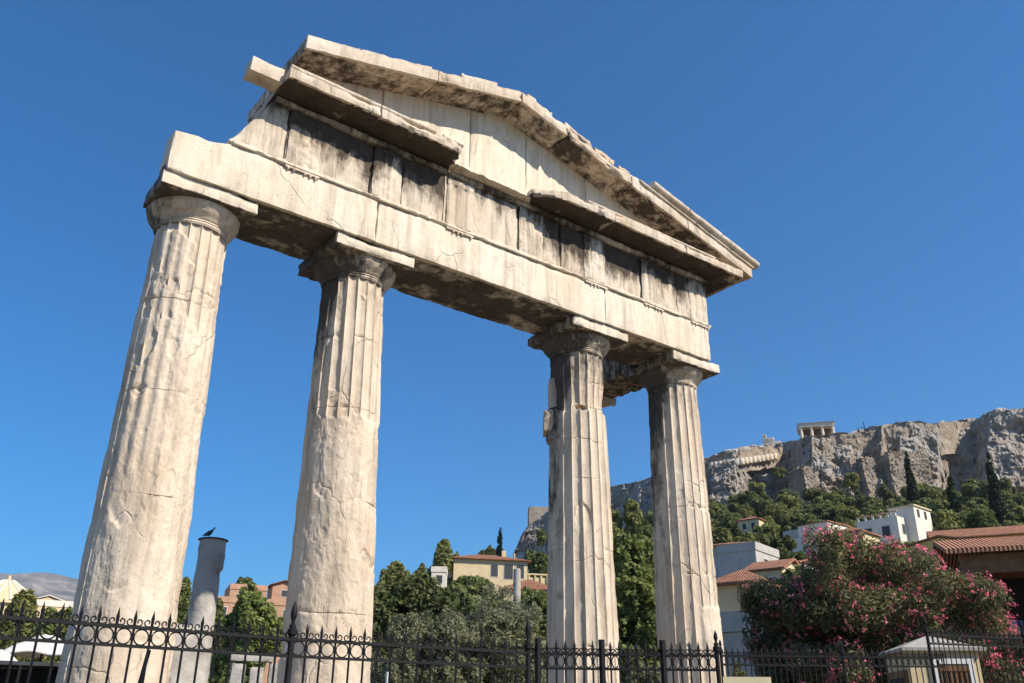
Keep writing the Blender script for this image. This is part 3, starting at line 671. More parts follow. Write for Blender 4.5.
def pigeon():
    c = at(203, 541, 15.45); c = Vector((stx-.10, sty-.04, zt_+.032)); mb = MB()
    sp = [(-.19,.045,.004),(-.13,.055,.016),(-.08,.07,.034),(-.02,.088,.048),(.04,.105,.048),(.08,.13,.036),(.10,.155,.026),(.112,.178,.024),(.125,.192,.021),(.142,.19,.011),(.156,.186,.005),(.166,.182,.0015)]
    n = 12; vs_ = []
    for i, (x, z, r) in enumerate(sp):
        for j in range(n):
            a = 2*math.pi*j/n; vs_.append(c+_R0*(x*.6)+Vector((_R0.y,-_R0.x,0))*(-r*math.cos(a)*.8)+Vector((0,0,(z+r*math.sin(a))*.85)))
    fs = [(i*n+j, i*n+(j+1)%n, (i+1)*n+(j+1)%n, (i+1)*n+j) for i in range(len(sp)-1) for j in range(n)]+[tuple(range(n)), tuple(range((len(sp)-1)*n, len(sp)*n))]
    mb.add(vs_, fs)
    for s in (-1, 1):
        b = c+_R0*.01+Vector((_R0.y,-_R0.x,0))*s*.018; mb.tube([b+Vector((0,0,.05)), b, b+_R0*.03], .004, 5)
    o = mb.build('pigeon', plain('slate_feathers', (.05,.05,.06), .5, 20, .6), smooth=60); tag(o, 'dark pigeon perched on the cap of the grey column stump', 'bird')
pigeon()

# ------------------------------------------------------------------ trees
def leaves(lobes, n, size, seed, thr=-.12, freq=None, aspect=.55, hollow=.45, up=0.):
    rng = np.random.default_rng(seed); L = np.array(lobes, float); wts = (L[:,3]*L[:,4]+L[:,4]*L[:,5]+L[:,3]*L[:,5]); wts /= wts.sum()
    out = []; got = 0; fr = freq or 1.6/np.mean(L[:,3:])
    while got < n:
        k = rng.choice(len(L), n, p=wts); d = rng.normal(size=(n,3)); d /= np.linalg.norm(d, axis=1)[:,None]
        r = hollow+(1.04-hollow)*rng.random(n)**.6
        p = L[k,:3]+d*r[:,None]*L[k,3:]
        bumpy = fbm(p*fr, 3, seed+1); keep = bumpy > thr + .35*np.clip((r-.85)/.2, 0, 1)
        out.append(np.concatenate([p, d], 1)[keep]); got += keep.sum()
    o = np.concatenate(out)[:n]; p, d = o[:,:3], o[:,3:]
    nn = d*.55+rng.normal(size=(n,3))*.6+np.array([0,0,.25]); nn /= np.linalg.norm(nn, axis=1)[:,None]
    a = rng.normal(size=(n,3)) + np.array([0,0,up]); a -= nn*(a*nn).sum(1)[:,None]; a /= np.linalg.norm(a, axis=1)[:,None]; b = np.cross(nn, a)
    s = size*(.55+.9*rng.random(n))[:,None]; bend = nn*s*.18
    V = np.stack([p-a*s, p-b*s*aspect+bend, p+a*s, p+b*s*aspect+bend], 1).reshape(-1,3)
    return V, np.arange(n*4).reshape(-1,4)
def blob_lobes(w, h, z0, k, seed, depth=None):
    rng = random.Random(seed); depth = depth or w; L = []
    for i in range(k):
        a = rng.uniform(0, 6.28); q = rng.random()**.6; t = rng.random()
        s = rng.uniform(.16, .36); prof = math.sin(math.pi*(.20+.62*t))**.6
        L.append((math.cos(a)*q*w*.36*prof, math.sin(a)*q*depth*.36*prof, z0+h*(.16+.70*t), s*w*.62, s*depth*.62, s*h*.62))
    return L
def trunk_mb(h, r, seed, lean=.1, limbs=5, top=None):
    rng = random.Random(seed); mb = MB(); k = 6; pts = []; x = y = 0
    for i in range(k):
        t = i/(k-1); pts.append((x, y, -.3+(h+.3)*t)); x += rng.uniform(-lean, lean)*h*.2; y += rng.uniform(-lean, lean)*h*.2
    mb.tube(pts, [r*(1.25 if i == 0 else 1-.6*i/(k-1)) for i in range(k)], 8)
    for i in range(limbs):
        b = Vector(pts[rng.randint(2, k-1)]); a = rng.uniform(0, 6.28); L = rng.uniform(.35, .6)*h
        d = Vector((math.cos(a), math.sin(a), rng.uniform(.4, 1.1))).normalized()
        mb.tube([b, b+d*L*.5+Vector((0,0,.05*L)), b+d*L+Vector((0,0,.2*L))], [r*.5, r*.33, r*.1], 6)
    return mb
def tree(name, label, cat, loc, h, w, seed, mat, n, size, k=12, trunk=.3, group=None, depth=None, thr=-.12, aspect=.55, rz=0, hollow=.45, up=0.):
    t = thing(name, label, cat, loc, rz, group)
    trunk_mb(h*max(trunk, .3)*1.3, max(.06, h*.022), seed).build('trunk', M_bark, t, smooth=60)
    V, Q = leaves(blob_lobes(w, h*(1-trunk), h*trunk, k, seed, depth), n, size, seed, thr, aspect=aspect, hollow=hollow, up=up)
    link('crown', np_mesh('crown', V, Q), mat, t); return t
def tree_px(name, label, cat, u, vtop, wpx, d, seed, mat, n, size, z0=None, **kw):
    "a tree whose top stands on a sight line at distance d, rooted on the ground there"
    b = at(u, vtop, d); g = gz(b) if z0 is None else z0; h = b.z-g; wd = wpx/FPX*d*1.0
    return tree(name, label, cat, (b.x, b.y, g), h, wd, seed, mat, n, size, **kw)
T = tree_px
T('broadleaf_tree', 'dense dark green tree rising left of the villa with the red roof', 'tree', 456, 577, 100, 74, 1, L_dark, 30000, .24, k=26, trunk=.12)
T('broadleaf_tree', 'dark bushy tree just right of the second column', 'tree', 408, 574, 106, 66, 2, L_dark, 26000, .22, k=26, trunk=.12)
T('broadleaf_tree', 'olive green loose tree below the small white house', 'tree', 400, 562, 60, 92, 3, L_pine, 12000, .26, k=14, trunk=.2)
T('broadleaf_tree', 'yellowing tree close against the right side of the second column', 'tree', 381, 588, 28, 84, 4, L_olive, 6000, .22, k=9, trunk=.1)
T('pine_tree', 'round topped pine on the skyline right of the small white house', 'tree', 446, 543, 40, 150, 5, L_pine, 8000, .34, k=9, trunk=.3)
T('pine_tree', 'pale pine on the skyline behind the villa roof', 'tree', 484, 539, 34, 172, 6, L_pine, 7000, .36, k=8, trunk=.25)
T('pine_tree', 'low pine on the skyline above the second column', 'tree', 384, 560, 34, 130, 7, L_pine, 6000, .3, k=8, trunk=.2)
T('pine_tree', 'dark pine on the skyline at the foot of the pale rock', 'tree', 540, 528, 34, 168, 8, L_dark, 7000, .36, k=8, trunk=.2)
T('pine_tree', 'pine with a broken outline on the skyline left of the villa', 'tree', 418, 556, 30, 140, 9, L_pine, 6000, .32, k=8, trunk=.25)
T('olive_tree', 'large silvery olive tree behind the fence between the second and third columns', 'tree', 500, 594, 130, 27, 10, L_olive, 60000, .062, k=40, trunk=.12, aspect=.3, thr=-.05)
T('olive_tree', 'pale olive tree with feathery shoots right of the second column', 'tree', 430, 606, 120, 25, 11, L_olive, 50000, .060, k=34, trunk=.12, aspect=.3, thr=-.05)
T('broadleaf_tree', 'tall bright green tree filling the gap between the third and fourth columns', 'tree', 632, 537, 84, 40, 12, L_green, 34000, .13, k=34, trunk=.12, thr=-.06)
T('pine_tree', 'dark pine above the bright tree between the third and fourth columns', 'tree', 622, 503, 44, 150, 13, L_pine, 9000, .32, k=10, trunk=.15)
T('pine_tree', 'darkest pine partly behind the left edge of the fourth column', 'tree', 648, 510, 40, 140, 14, L_dark, 8000, .3, k=10, trunk=.15)
T('broadleaf_tree', 'low olive shrub at the foot of the gap between the third and fourth columns', 'shrub', 635, 640, 60, 22, 15, L_olive, 9000, .055, k=10, trunk=.1, aspect=.35)
T('broadleaf_tree', 'full deep green tree between the grey stump and the second column', 'tree', 254, 589, 66, 44, 16, L_green, 22000, .15, k=20, trunk=.25)
T('broadleaf_tree', 'dark tree half hidden behind the grey column stump', 'tree', 214, 574, 44, 52, 17, L_dark, 10000, .18, k=12, trunk=.2)
T('cypress_tree', 'slim dark tree between the first column and the grey stump', 'tree', 188, 572, 22, 50, 18, L_dark, 6000, .17, k=10, trunk=.1)
T('broadleaf_tree', 'far dark tree on the skyline above the terracotta buildings', 'tree', 247, 577, 46, 160, 19, L_dark, 6000, .38, k=9, trunk=.1)
T('shrub', 'green shrub low beneath the full tree left of the second column', 'shrub', 232, 664, 30, 26, 20, L_green, 6000, .06, k=8, trunk=.05)
T('broadleaf_tree', 'green tree in front of the domed building at the left edge', 'tree', 24, 596, 50, 70, 21, L_pine, 12000, .2, k=12, trunk=.15)
T('broadleaf_tree', 'dark green tree left of the first column above the canopies', 'tree', 58, 608, 44, 60, 22, L_green, 12000, .18, k=12, trunk=.15)
T('broadleaf_tree', 'shadowy tree at the far left edge above the canopies', 'tree', -8, 604, 50, 55, 23, L_dark, 10000, .17, k=12, trunk=.15)
T('shrub', 'green bush under the white canopies by the first column', 'shrub', 55, 640, 30, 40, 24, L_pine, 5000, .1, k=8, trunk=.05)
T('broadleaf_tree', 'spreading dark tree beside the grey walled house right of the fourth column', 'tree', 776, 528, 50, 108, 25, L_dark, 12000, .28, k=14, trunk=.2)
T('broadleaf_tree', 'bright green round tree right of the stepped white house', 'tree', 976, 506, 44, 118, 26, L_green, 9000, .27, k=10, trunk=.15)
for i, (u, v0, wp, d, lb) in enumerate(((906,455,13,205,'tallest dark cypress standing against the cliff at the right'),(949,478,15,150,'dark cypress right of the stepped white house'),(833,512,11,150,'thin dark cypress between the two white houses'),(500,533,14,160,'bluish dark cypress at the foot of the pale rock behind the villa'),(987,455,14,190,'dark cypress leaning by the cave in the cliff'))):
    b = at(u, v0, d); g = gz(b); h = b.z-g; t = thing('cypress_tree', lb, 'tree', (b.x,b.y,g)); wd = wp/FPX*d
    MB().tube([(0,0,-.3),(0,0,h*.5)], [.22,.08], 8).build('trunk', M_bark, t)
    L = [(0.06*math.sin(k*2.1)*wd, .06*math.cos(k*1.7)*wd, h*(.12+.8*k/9), wd*.5*(1-.75*(k/9)**1.6), wd*.5*(1-.75*(k/9)**1.6), h*.13) for k in range(10)]
    V, Q = leaves(L, 6000, .26, 50+i, -.3, up=2.5); link('crown', np_mesh('crown', V, Q), L_cyp, t)
T('broadleaf_tree', 'dark green tree low down right of the olive trees beside the third column', 'tree', 536, 588, 50, 60, 27, L_dark, 14000, .19, k=16, trunk=.1)
T('olive_tree', 'grey green olive tree in front of the dark bushy tree by the second column', 'tree', 392, 630, 60, 32, 28, L_olive, 16000, .07, k=16, trunk=.1, aspect=.3)
T('broadleaf_tree', 'dark tree beneath the low tiled house left of the third column', 'tree', 470, 600, 110, 52, 29, L_dark, 24000, .17, k=26, trunk=.1)
T('broadleaf_tree', 'dark green tree below the grey walled house beside the balcony house', 'tree', 792, 572, 56, 62, 30, L_dark, 14000, .2, k=16, trunk=.15)
for i, (u, v0, wp, d, mt_, lb) in enumerate(((800,552,56,88,L_dark,'dark tree filling the gap left of the white house behind the oleander'),(846,540,50,100,L_pine,'olive green tree right of the smaller white house'),(905,536,52,96,L_dark,'dark tree in front of the stepped white house'),(934,556,40,66,L_pine,'olive tree in front of the yellow gabled house'),(760,540,40,104,L_pine,'olive green tree just above the grey walled house'),(862,562,60,80,L_green,'green tree hidden low behind the top of the oleander'),(766,556,30,84,L_dark,'narrow dark tree at the right corner of the grey walled house'),(905,580,60,60,L_dark,'dark low tree behind the right half of the oleander'),(820,590,60,60,L_dark,'dark low tree behind the left half of the oleander'))):
    T('broadleaf_tree', lb, 'tree', u, v0, wp, d, 120+i, mt_, 9000, .003*d, k=16, trunk=.1)
for i, (u, v0, wp, d, lb) in enumerate(((757,481,20,262,'green bush on a ledge of the cliff left of the temple porch'),(778,468,14,268,'small bush in the shaded recess of the cliff left of the temple porch'),(850,474,22,258,'bush at the foot of the cliff below the narrow buttress'),(735,492,24,256,'bush at the foot of the cliff below the row of drums'))):
    T('shrub', lb, 'shrub', u, v0, wp, d, 160+i, L_pine, 3500, .36, k=10, trunk=.02, z0=at(u, v0+(16,10,18,16)[i], d).z)
# woods on the slope under the cliff: four kinds, each copied
KIND = [('pine_tree','olive green round headed pine on the wooded slope below the cliff',L_pine), ('broadleaf_tree','dark green bushy tree on the wooded slope below the cliff',L_dark), ('shrub','bright green low bush on the wooded slope below the cliff',L_green), ('pine_tree','sparse dark pine on the wooded slope below the cliff',L_dark)]
protos = []
for i, (nm, lb, mt) in enumerate(KIND):
    hh = (6.5,6.0,3.6,7.5)[i]; protos.append(tree(nm, lb, 'shrub' if i == 2 else 'tree', (0,0,0), hh, (6,6.2,5.2,4.6)[i], 80+i, mt, (7000,7000,5000,5000)[i], (.28,.28,.24,.28)[i], k=(18,20,14,16)[i], trunk=(.12,.06,.03,.16)[i], group=lb.replace('tree on','trees on').replace('bush on','bushes on')))
rng = random.Random(5); used = [False]*4; nplaced = 0; spots = []
for q in range(4000):
    u = rng.uniform(560, 1090); d = 254-(254-72)*rng.random()**1.4
    if (766 < u < 950 and d < 152) or (690 < u < 766 and d < 96) or (u > 930 and d < 104) or (u < 700 and d < 100): continue
    if d > 232 and (rng.random() < .35 or u < 700): continue
    b = at(u, 600, d); 
    if any((b.x-x)**2+(b.y-y)**2 < 4.0**2 for x, y in spots): continue
    spots.append((b.x, b.y))
    k = rng.choices(range(4), (4,4,3,2))[0]
    t = protos[k] if not used[k] else copy_tree(protos[k]); used[k] = True
    s = rng.uniform(.65, 1.25)*(1.12 if d > 222 else 1); t.location = (b.x, b.y, gz(b)-.2); t.scale = (s*rng.uniform(.9,1.15), s, s*rng.uniform(.8,1.1)); t.rotation_euler = (0,0,rng.uniform(0,6.28))
    nplaced += 1
    if nplaced >= 297: break

# ------------------------------------------------------------------ oleander in front
def oleander():
    c = at(884, 640, 25); w_, h_ = 265/FPX*25*.90, at(870, 524, 25).z
    t = thing('oleander_bush', 'large rounded oleander covered in pink blossom behind the fence', 'shrub', (c.x, c.y, 0), YAW*-1-.35)
    mb = MB(); rng = random.Random(3)
    for i in range(16):
        a = rng.uniform(0, 6.28); L = rng.uniform(1.6, 3.2); mb.tube([(math.cos(a)*.15,math.sin(a)*.15,-.1),(math.cos(a)*L*.3,math.sin(a)*L*.3,L*.55),(math.cos(a)*L*.75,math.sin(a)*L*.75,L*.95)], [.05,.035,.012], 6)
    mb.build('stem', M_bark, t)
    L = []; 
    for i in range(300):
        q = rng.uniform(-1, 1); zz = rng.random(); lim = h_*(1-.24*abs(q+.05)**2.0-.07*max(0,q)+.03*math.sin(q*11)); e = 1-.25*max(0, .35-zz)/.35
        L.append((q*w_*.45*e, rng.uniform(-1,1)*2.0*math.sqrt(max(.1,1-q*q)), .5+(lim-1.0)*zz, rng.uniform(.30,.66), rng.uniform(.35,.6), rng.uniform(.30,.58)))
    V, Q = leaves(L, 170000, .075, 7, -.42, aspect=.24, hollow=.3, freq=1.8, up=.8); link('leaves', np_mesh('leaves', V, Q), L_olea, t)
    # blossom heads: tufts of petals near the outside of the lobes
    rg = np.random.default_rng(4); La = np.array(L); Vs = []; nb = 5800
    k = rg.choice(len(La), nb); d = rg.normal(size=(nb,3)); d[:,1] -= .2; d[:,2] += .25; d /= np.linalg.norm(d, axis=1)[:,None]
    pc = La[k,:3]+d*La[k,3:]*rg.uniform(.92,1.18,nb)[:,None]
    keep = fbm(pc*1.9, 3, 8)+.25*(pc[:,0]/w_*2) > -.22; pc = pc[keep]; np_ = len(pc)
    m_ = 9; cc = np.repeat(pc, m_, 0)+rg.normal(size=(np_*m_,3))*np.repeat(rg.uniform(.015,.045,np_), m_)[:,None]
    n1 = rg.normal(size=cc.shape); n1 /= np.linalg.norm(n1, axis=1)[:,None]; a = rg.normal(size=cc.shape); a -= n1*(a*n1).sum(1)[:,None]; a /= np.linalg.norm(a, axis=1)[:,None]; b = np.cross(n1, a)
    s = rg.uniform(.016,.034,len(cc))[:,None]; V = np.stack([cc-a*s, cc-b*s, cc+a*s, cc+b*s], 1).reshape(-1,3)
    o = link('blossom', np_mesh('blossom', V, np.arange(len(V)).reshape(-1,4)), L_blos, t); o['kind'] = 'stuff'
oleander()
T('oleander_bush', 'small oleander with pink tips at the right foot of the fourth column', 'shrub', 742, 634, 40, 17, 61, L_olea, 8000, .05, k=10, trunk=.08, aspect=.26)

# ------------------------------------------------------------------ buildings
def house(name, label, u, v, d, w, dep, h, naz, wall, roof='flat', roof_mat=None, over=.4, rise=1.2, wins=(), side=(), z0=None, cat='house', eave=.12, wall_name='wall'):
    p = at(u, v, d); g = (gz(p)-1.5) if z0 is None else z0
    t = thing(name, label, cat, (p.x, p.y, g), R(180-naz)); H = p.z-g        # v marks the eave line at the middle of the front
    MB().box(-w/2, w/2, 0, dep, 0, H).build(wall_name, wall, t)
    mb = MB(); x0, x1, y0, y1 = -w/2-over, w/2+over, -over, dep+over; rm = roof_mat or M_tile
    if roof == 'hip':
        k = min(w, dep)/2+over; mb.box(x0, x1, y0, y1, H+.003, H+eave)
        if w >= dep: r1, r2 = (x0+k, dep/2, H+eave+rise), (x1-k, dep/2, H+eave+rise)
        else: r1, r2 = (0, y0+k, H+eave+rise), (0, y1-k, H+eave+rise)
        q = H+eave+.002; b = [(x0,y0,q),(x1,y0,q),(x1,y1,q),(x0,y1,q)]
        if w >= dep: mb.add(b+[r1, r2], [(0,1,5,4),(1,2,5),(2,3,4,5),(3,0,4),(3,2,1,0)])
        else: mb.add(b+[r1, r2], [(0,1,4),(1,2,5,4),(2,3,5),(3,0,4,5),(3,2,1,0)])
        mb.build('roof', rm, t)
    elif roof in ('gable_x', 'gable_y'):
        if roof == 'gable_x': prof = [(y0,H),(dep/2,H+rise),(y1,H),(y1,H+eave),(dep/2,H+rise+eave),(y0,H+eave)]; vs_ = [(x,y,z+.003) for x in (x0,x1) for y,z in prof]
        else: prof = [(x0,H),(0,H+rise),(x1,H),(x1,H+eave),(0,H+rise+eave),(x0,H+eave)]; vs_ = [(x,y,z+.003) for y in (y1,y0) for x,z in prof]
        mb.add(vs_, [tuple(range(6))[::-1], tuple(range(6,12))]+[(i,(i+1)%6,6+(i+1)%6,6+i) for i in range(6)]); mb.build('roof', rm, t)
        gb = MB()
        if roof == 'gable_x': gb.add([(x,y,z) for x in (-w/2+.01,w/2-.01) for y,z in ((0.01,H),(dep/2,H+rise*dep/(dep+2*over)),(dep-.01,H))], [(0,1,2)[::-1],(3,4,5),(0,1,4,3),(1,2,5,4),(0,3,5,2)])
        else: gb.add([(x,y,z) for y in (0.01,dep-.01) for x,z in ((-w/2+.01,H),(0,H+rise*w/(w+2*over)),(w/2-.01,H))], [(0,2,1)[::-1],(3,4,5),(0,1,4,3),(1,2,5,4),(0,3,5,2)])
        gb.build('gable', wall, t)
    elif roof == 'parapet':
        for a in ((x0+over-.08,x1-over+.08,-.08,.12),(x0+over-.08,x1-over+.08,dep-.12,dep+.08),(-w/2-.08,-w/2+.12,.123,dep-.123),(w/2-.12,w/2+.08,.123,dep-.123)): mb.box(a[0],a[1],a[2],a[3],H-.25,H+.45)
        mb.build('parapet', roof_mat or wall, t)
    for (x, z, ww, hh) in wins:   # on the front, z from the eave down
        f = MB().box(x-ww/2-.07,x+ww/2+.07,-.05,.02,H-z-hh-.07,H-z+.07).build('window', M_white if wall is not M_white else M_greyw, t)
        MB().box(x-ww/2,x+ww/2,-.058,-.03,H-z-hh,H-z).build('pane', M_shut, f)
    for (y, z, ww, hh) in side:   # on the right side
        f = MB().box(w/2-.02,w/2+.05,y-ww/2-.07,y+ww/2+.07,H-z-hh-.07,H-z+.07).build('window', M_white if wall is not M_white else M_greyw, t)
        MB().box(w/2+.03,w/2+.058,y-ww/2,y+ww/2,H-z-hh,H-z).build('pane', M_shut, f)
    return t, H
t, H_ = house('villa', 'cream villa with low red hipped roof on the hillside left of the third column', 491, 560, 150, 12.5, 9, 5, 205, M_cream, 'hip', rise=1.5, over=.6, wins=((.6,.7,1.2,2.0),(3.0,.6,1.5,2.4),(5.0,.6,1.3,2.2)), side=((2.5,.8,1.1,1.8),))
mb = MB().box(6.28, 13.5, .5, 8, 0, H_-2.4)
for k in range(7): mb.box(6.5+k*1.05, 6.75+k*1.05, .25, .498, H_-3.4, H_-2.1)
mb.box(6.3, 13.6, .2, .24, H_-2.1, H_-1.85)
mb.build('terrace', M_cream, t)
MB().box(-7.5,-6.28,1,7,0,H_-.5).build('wing', M_cream, t); MB().box(2.5,3.2,3,3.7,H_+.9,H_+2.2).build('chimney', M_cream, t)
house('villa', 'low house with an orange tiled roof below the cream villa', 530, 590, 112, 6.5, 6, 4, 215, M_cream, 'hip', rise=1.6, wins=((-1,.8,1,1.3),))
house('small_house', 'tiny white house with a flat roof among the dark trees right of the second column', 439, 570, 118, 1.9, 4, 4, 215, M_white, 'parapet', wins=((.1,.7,.7,1.0),))
house('small_house', 'small orange walled house just right of the second column', 404, 580, 112, 2.8, 4, 4, 205, M_salmon, 'gable_x', rise=.7, wins=((0,.6,.6,.9),))
house('terracotta_building', 'tall flat terracotta block with stepped top left of the second column', 249, 588, 128, 4.8, 7, 5, 195, M_salmon, 'parapet', wins=((-1.2,.9,.8,1.1),(1,.9,.8,1.1)))
house('terracotta_building', 'longest terracotta building running behind the full green tree', 258, 602, 118, 10.5, 7, 5, 195, M_salmon, 'parapet', wins=((-4,.8,.8,1.2),(-2,.8,.8,1.2),(3.6,.8,.8,1.2)))
house('terracotta_building', 'small terracotta building with a tiled gable against the second column', 285, 586, 135, 3.4, 5, 5, 195, M_salmon, 'gable_y', rise=.7, wins=((0,.6,.8,.9),))
house('grey_walled_house', 'blank grey walled house under a shallow hipped tile roof right of the fourth column', 736, 549, 82, 3.6, 5, 5, 256, M_greyw, 'parapet', side=((2,.8,.8,1.0),))
t, H_ = house('roof_pavilion', 'shallow tiled pavilion roof on posts above the blank grey wall', 728, 546, 90, 5.2, 4, 1, 243, M_greyw, 'hip', rise=.6, over=.5)
t, H_ = house('balcony_house', 'house with a red hipped roof and a walled balcony beside the fourth column', 735, 585, 42, 2.3, 3.0, 5, 252, M_cream, 'hip', rise=.75, over=.28, wins=((.75,.75,.4,.8),))
MB().box(-1.9,2.1,-1.1,-.95,H_-2.1,H_-1.25).box(-1.9,2.1,-.95,-.003,H_-2.1,H_-1.98).build('balcony', M_greyw, t)
MB().box(.30,.40,-.25,-.15,H_-1.25,H_).build('post', M_brown, t)
MB().box(-2.0,2.3,-1.0,-.6,0,H_-2.12).build('lower_wall', M_greyw, t)
house('low_shed', 'low wall with a tiled coping and a dark shutter left of the fourth column', 652, 594, 46, 1.7, 3, 3, 235, M_greyw, 'gable_x', rise=.5, over=.15, wins=((-.1,.35,.45,.9),))
t, H_ = house('white_house', 'smaller white house with a bright side wall above the left of the oleander', 812, 524, 128, 4.6, 5.5, 5, 268, M_white, 'hip', rise=.5, over=.2, wins=((.8,2.2,.7,1.1),), side=((1.5,.9,.8,1.2),(3.6,.9,.8,1.2)))
MB().box(-5.2,-2.33,.6,5,0,H_-.2).build('wing', M_greyw, t); MB().box(-5.0,2.4,-1.6,-.003,0,H_-1.9).build('terrace', M_white, t)
t, H_ = house('white_house', 'larger stepped white house with a roof terrace above the right of the oleander', 876, 519, 134, 6.0, 6, 5, 266, M_white, 'flat', wins=((1.2,1.2,1.1,1.4),(-1.4,1.2,1.1,1.4)), side=((1.5,1,.8,1.3),(3.8,1,.8,1.3)))
for k in range(6): MB().box(-2.9+k*1.1,-2.65+k*1.1,.05,.3,H_+.003,H_+.6).build('baluster', M_white, t)
MB().box(-3.05,3.05,.0,.34,H_+.603,H_+.72).build('coping', M_salmon, t)
MB().box(.8,4.4,2.5,7.5,0,H_+1.55).build('upper_storey', M_white, t); MB().box(.6,4.6,2.3,7.7,H_+1.553,H_+1.75).build('cornice', M_cream, t)
for y in (3.7,5.8): MB().box(4.38,4.43,y-.35,y+.35,H_+.1,H_+1.2).build('window', M_shut, t)
house('white_house', 'sliver of white house showing below the smaller white house', 780, 566, 74, 3.0, 4, 4, 262, M_white, 'gable_x', rise=.5, wins=((0,.5,.7,.9),))
house('yellow_house', 'yellow gabled house behind the tiled roofs at the right', 940, 545, 84, 5.6, 8, 4, 247, M_yellow, 'gable_y', rise=.7, over=.25, side=((2.5,.8,.9,1.0),))
house('tiled_house', 'long house with a dull red tiled roof behind the yellow gable', 1000, 536, 92, 11, 6, 4, 240, M_yellow, 'gable_x', rise=1.3, over=.4)
house('pale_house', 'low cream house with orange tiled roof right of the grey walled house', 764, 571, 66, 2.6, 4, 4, 255, M_cream, 'gable_x', rise=.9, over=.3, wins=((.3,.5,.6,.8),))
house('pale_house', 'cream house with tiled roof in the trees between the two white houses', 846, 533, 112, 3.6, 5, 4, 262, M_cream, 'hip', rise=.9, over=.3, wins=((0,.6,.7,1.0),))
house('pale_house', 'small cream house high on the wooded slope above the grey walled house', 748, 520, 165, 4.0, 5, 4, 255, M_cream, 'hip', rise=.9, over=.3, wins=((-.8,.6,.7,1.0),(.9,.6,.7,1.0)))
# veranda building at the right edge
p = at(1010, 553, 33); vr = thing('veranda', 'open building with orange tiled roof over a dark veranda at the right edge', 'building', (p.x,p.y,0), R(180-238)); H_ = p.z
mb = MB(); prof = [(-.5,H_),(3.5,H_+1.0),(10,H_),(10,H_+.15),(3.5,H_+1.15),(-.5,H_+.15)]
mb.add([(x,y,z) for x in (-1.9,9) for y,z in prof], [tuple(range(6))[::-1], tuple(range(6,12))]+[(i,(i+1)%6,6+(i+1)%6,6+i) for i in range(6)]); mb.build('roof', M_tile, vr)
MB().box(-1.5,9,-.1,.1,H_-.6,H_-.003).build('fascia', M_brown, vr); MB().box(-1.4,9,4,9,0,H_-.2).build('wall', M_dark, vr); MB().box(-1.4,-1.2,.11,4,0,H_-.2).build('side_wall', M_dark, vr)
for x in (-1.35, 2.5, 6): MB().box(x-.1,x+.1,-.1,.1,0,H_-.603).build('post', M_brown, vr)
MB().box(-1.4,9,.2,3.9,H_-.25,H_-.1).build('ceiling', M_brown, vr)
p = at(1012, 632, 27); bt = MB(); rg = np.random.default_rng(2); xs = np.linspace(-.6,1.4,26); zs = np.linspace(-.5,.28,12)
g = np.array([[(x, .12*math.sin(x*5)+.06*math.sin(z*9+x*3), z) for x in xs] for z in zs]).reshape(-1,3); g2 = g.copy(); g2[:,1] += .015
ix = np.arange(len(g)).reshape(len(zs),len(xs)); q4 = np.stack([ix[:-1,:-1],ix[:-1,1:],ix[1:,1:],ix[1:,:-1]],-1).reshape(-1,4)
o = link('hung_cloth', np_mesh('hung_cloth', np.concatenate([g,g2]), np.concatenate([q4, q4[:,::-1]+len(g)]), 180), M_blue); o.location = p; o.rotation_euler = (0,0,R(180-240)); tag(o, 'blue patterned cloth hanging above the fence at the right edge', 'cloth')
# kiosk
p = at(930, 654, 18.6); kb = thing('kiosk', 'small cream kiosk with a pyramid roof and a white framed barred opening behind the fence', 'kiosk', (p.x,p.y,0), R(180-222)); H_ = p.z
w2 = .60
MB().box(-w2,w2,-w2,w2,0,H_).build('wall', M_cream, kb)
q = w2+.11; e = H_+.002; mb = MB().box(-q,q,-q,q,e,e+.05); mb.add([(-q,-q,e+.053),(q,-q,e+.053),(q,q,e+.053),(-q,q,e+.053),(0,0,at(925,637,18.9).z)], [(0,1,4),(1,2,4),(2,3,4),(3,0,4),(3,2,1,0)]); mb.build('roof', M_sheet, kb)
def opening(T_):
    f = MB(); a, b, c, d_ = -.22, .48, H_-1.5, H_-.12
    f.box(a,a+.09,-w2-.05,-w2+.02,c,d_); f.box(b-.09,b,-w2-.05,-w2+.02,c,d_); f.box(a+.092,b-.092,-w2-.05,-w2+.02,d_-.09,d_); return f
fr = opening(0).build('window', M_wht, kb); MB().box(-.125,.385,-w2-.012,-w2+.01,H_-1.5,H_-.235).build('pane', M_dark, fr)
mb = MB()
for k in range(6): mb.box(-.11+k*.085,-.075+k*.085,-w2-.035,-w2-.015,H_-1.5,H_-.24)
mb.box(-.125,.385,-w2-.045,-w2-.036,H_-.33,H_-.24); mb.build('shutter', M_brown, fr)
fr = MB().box(-w2-.05,-w2+.02,-.48,.48,H_-1.2,H_-.30).build('window', M_brown, kb); MB().box(-w2-.058,-w2-.03,-.38,.38,H_-1.2,H_-.42).build('pane', M_dark, fr)

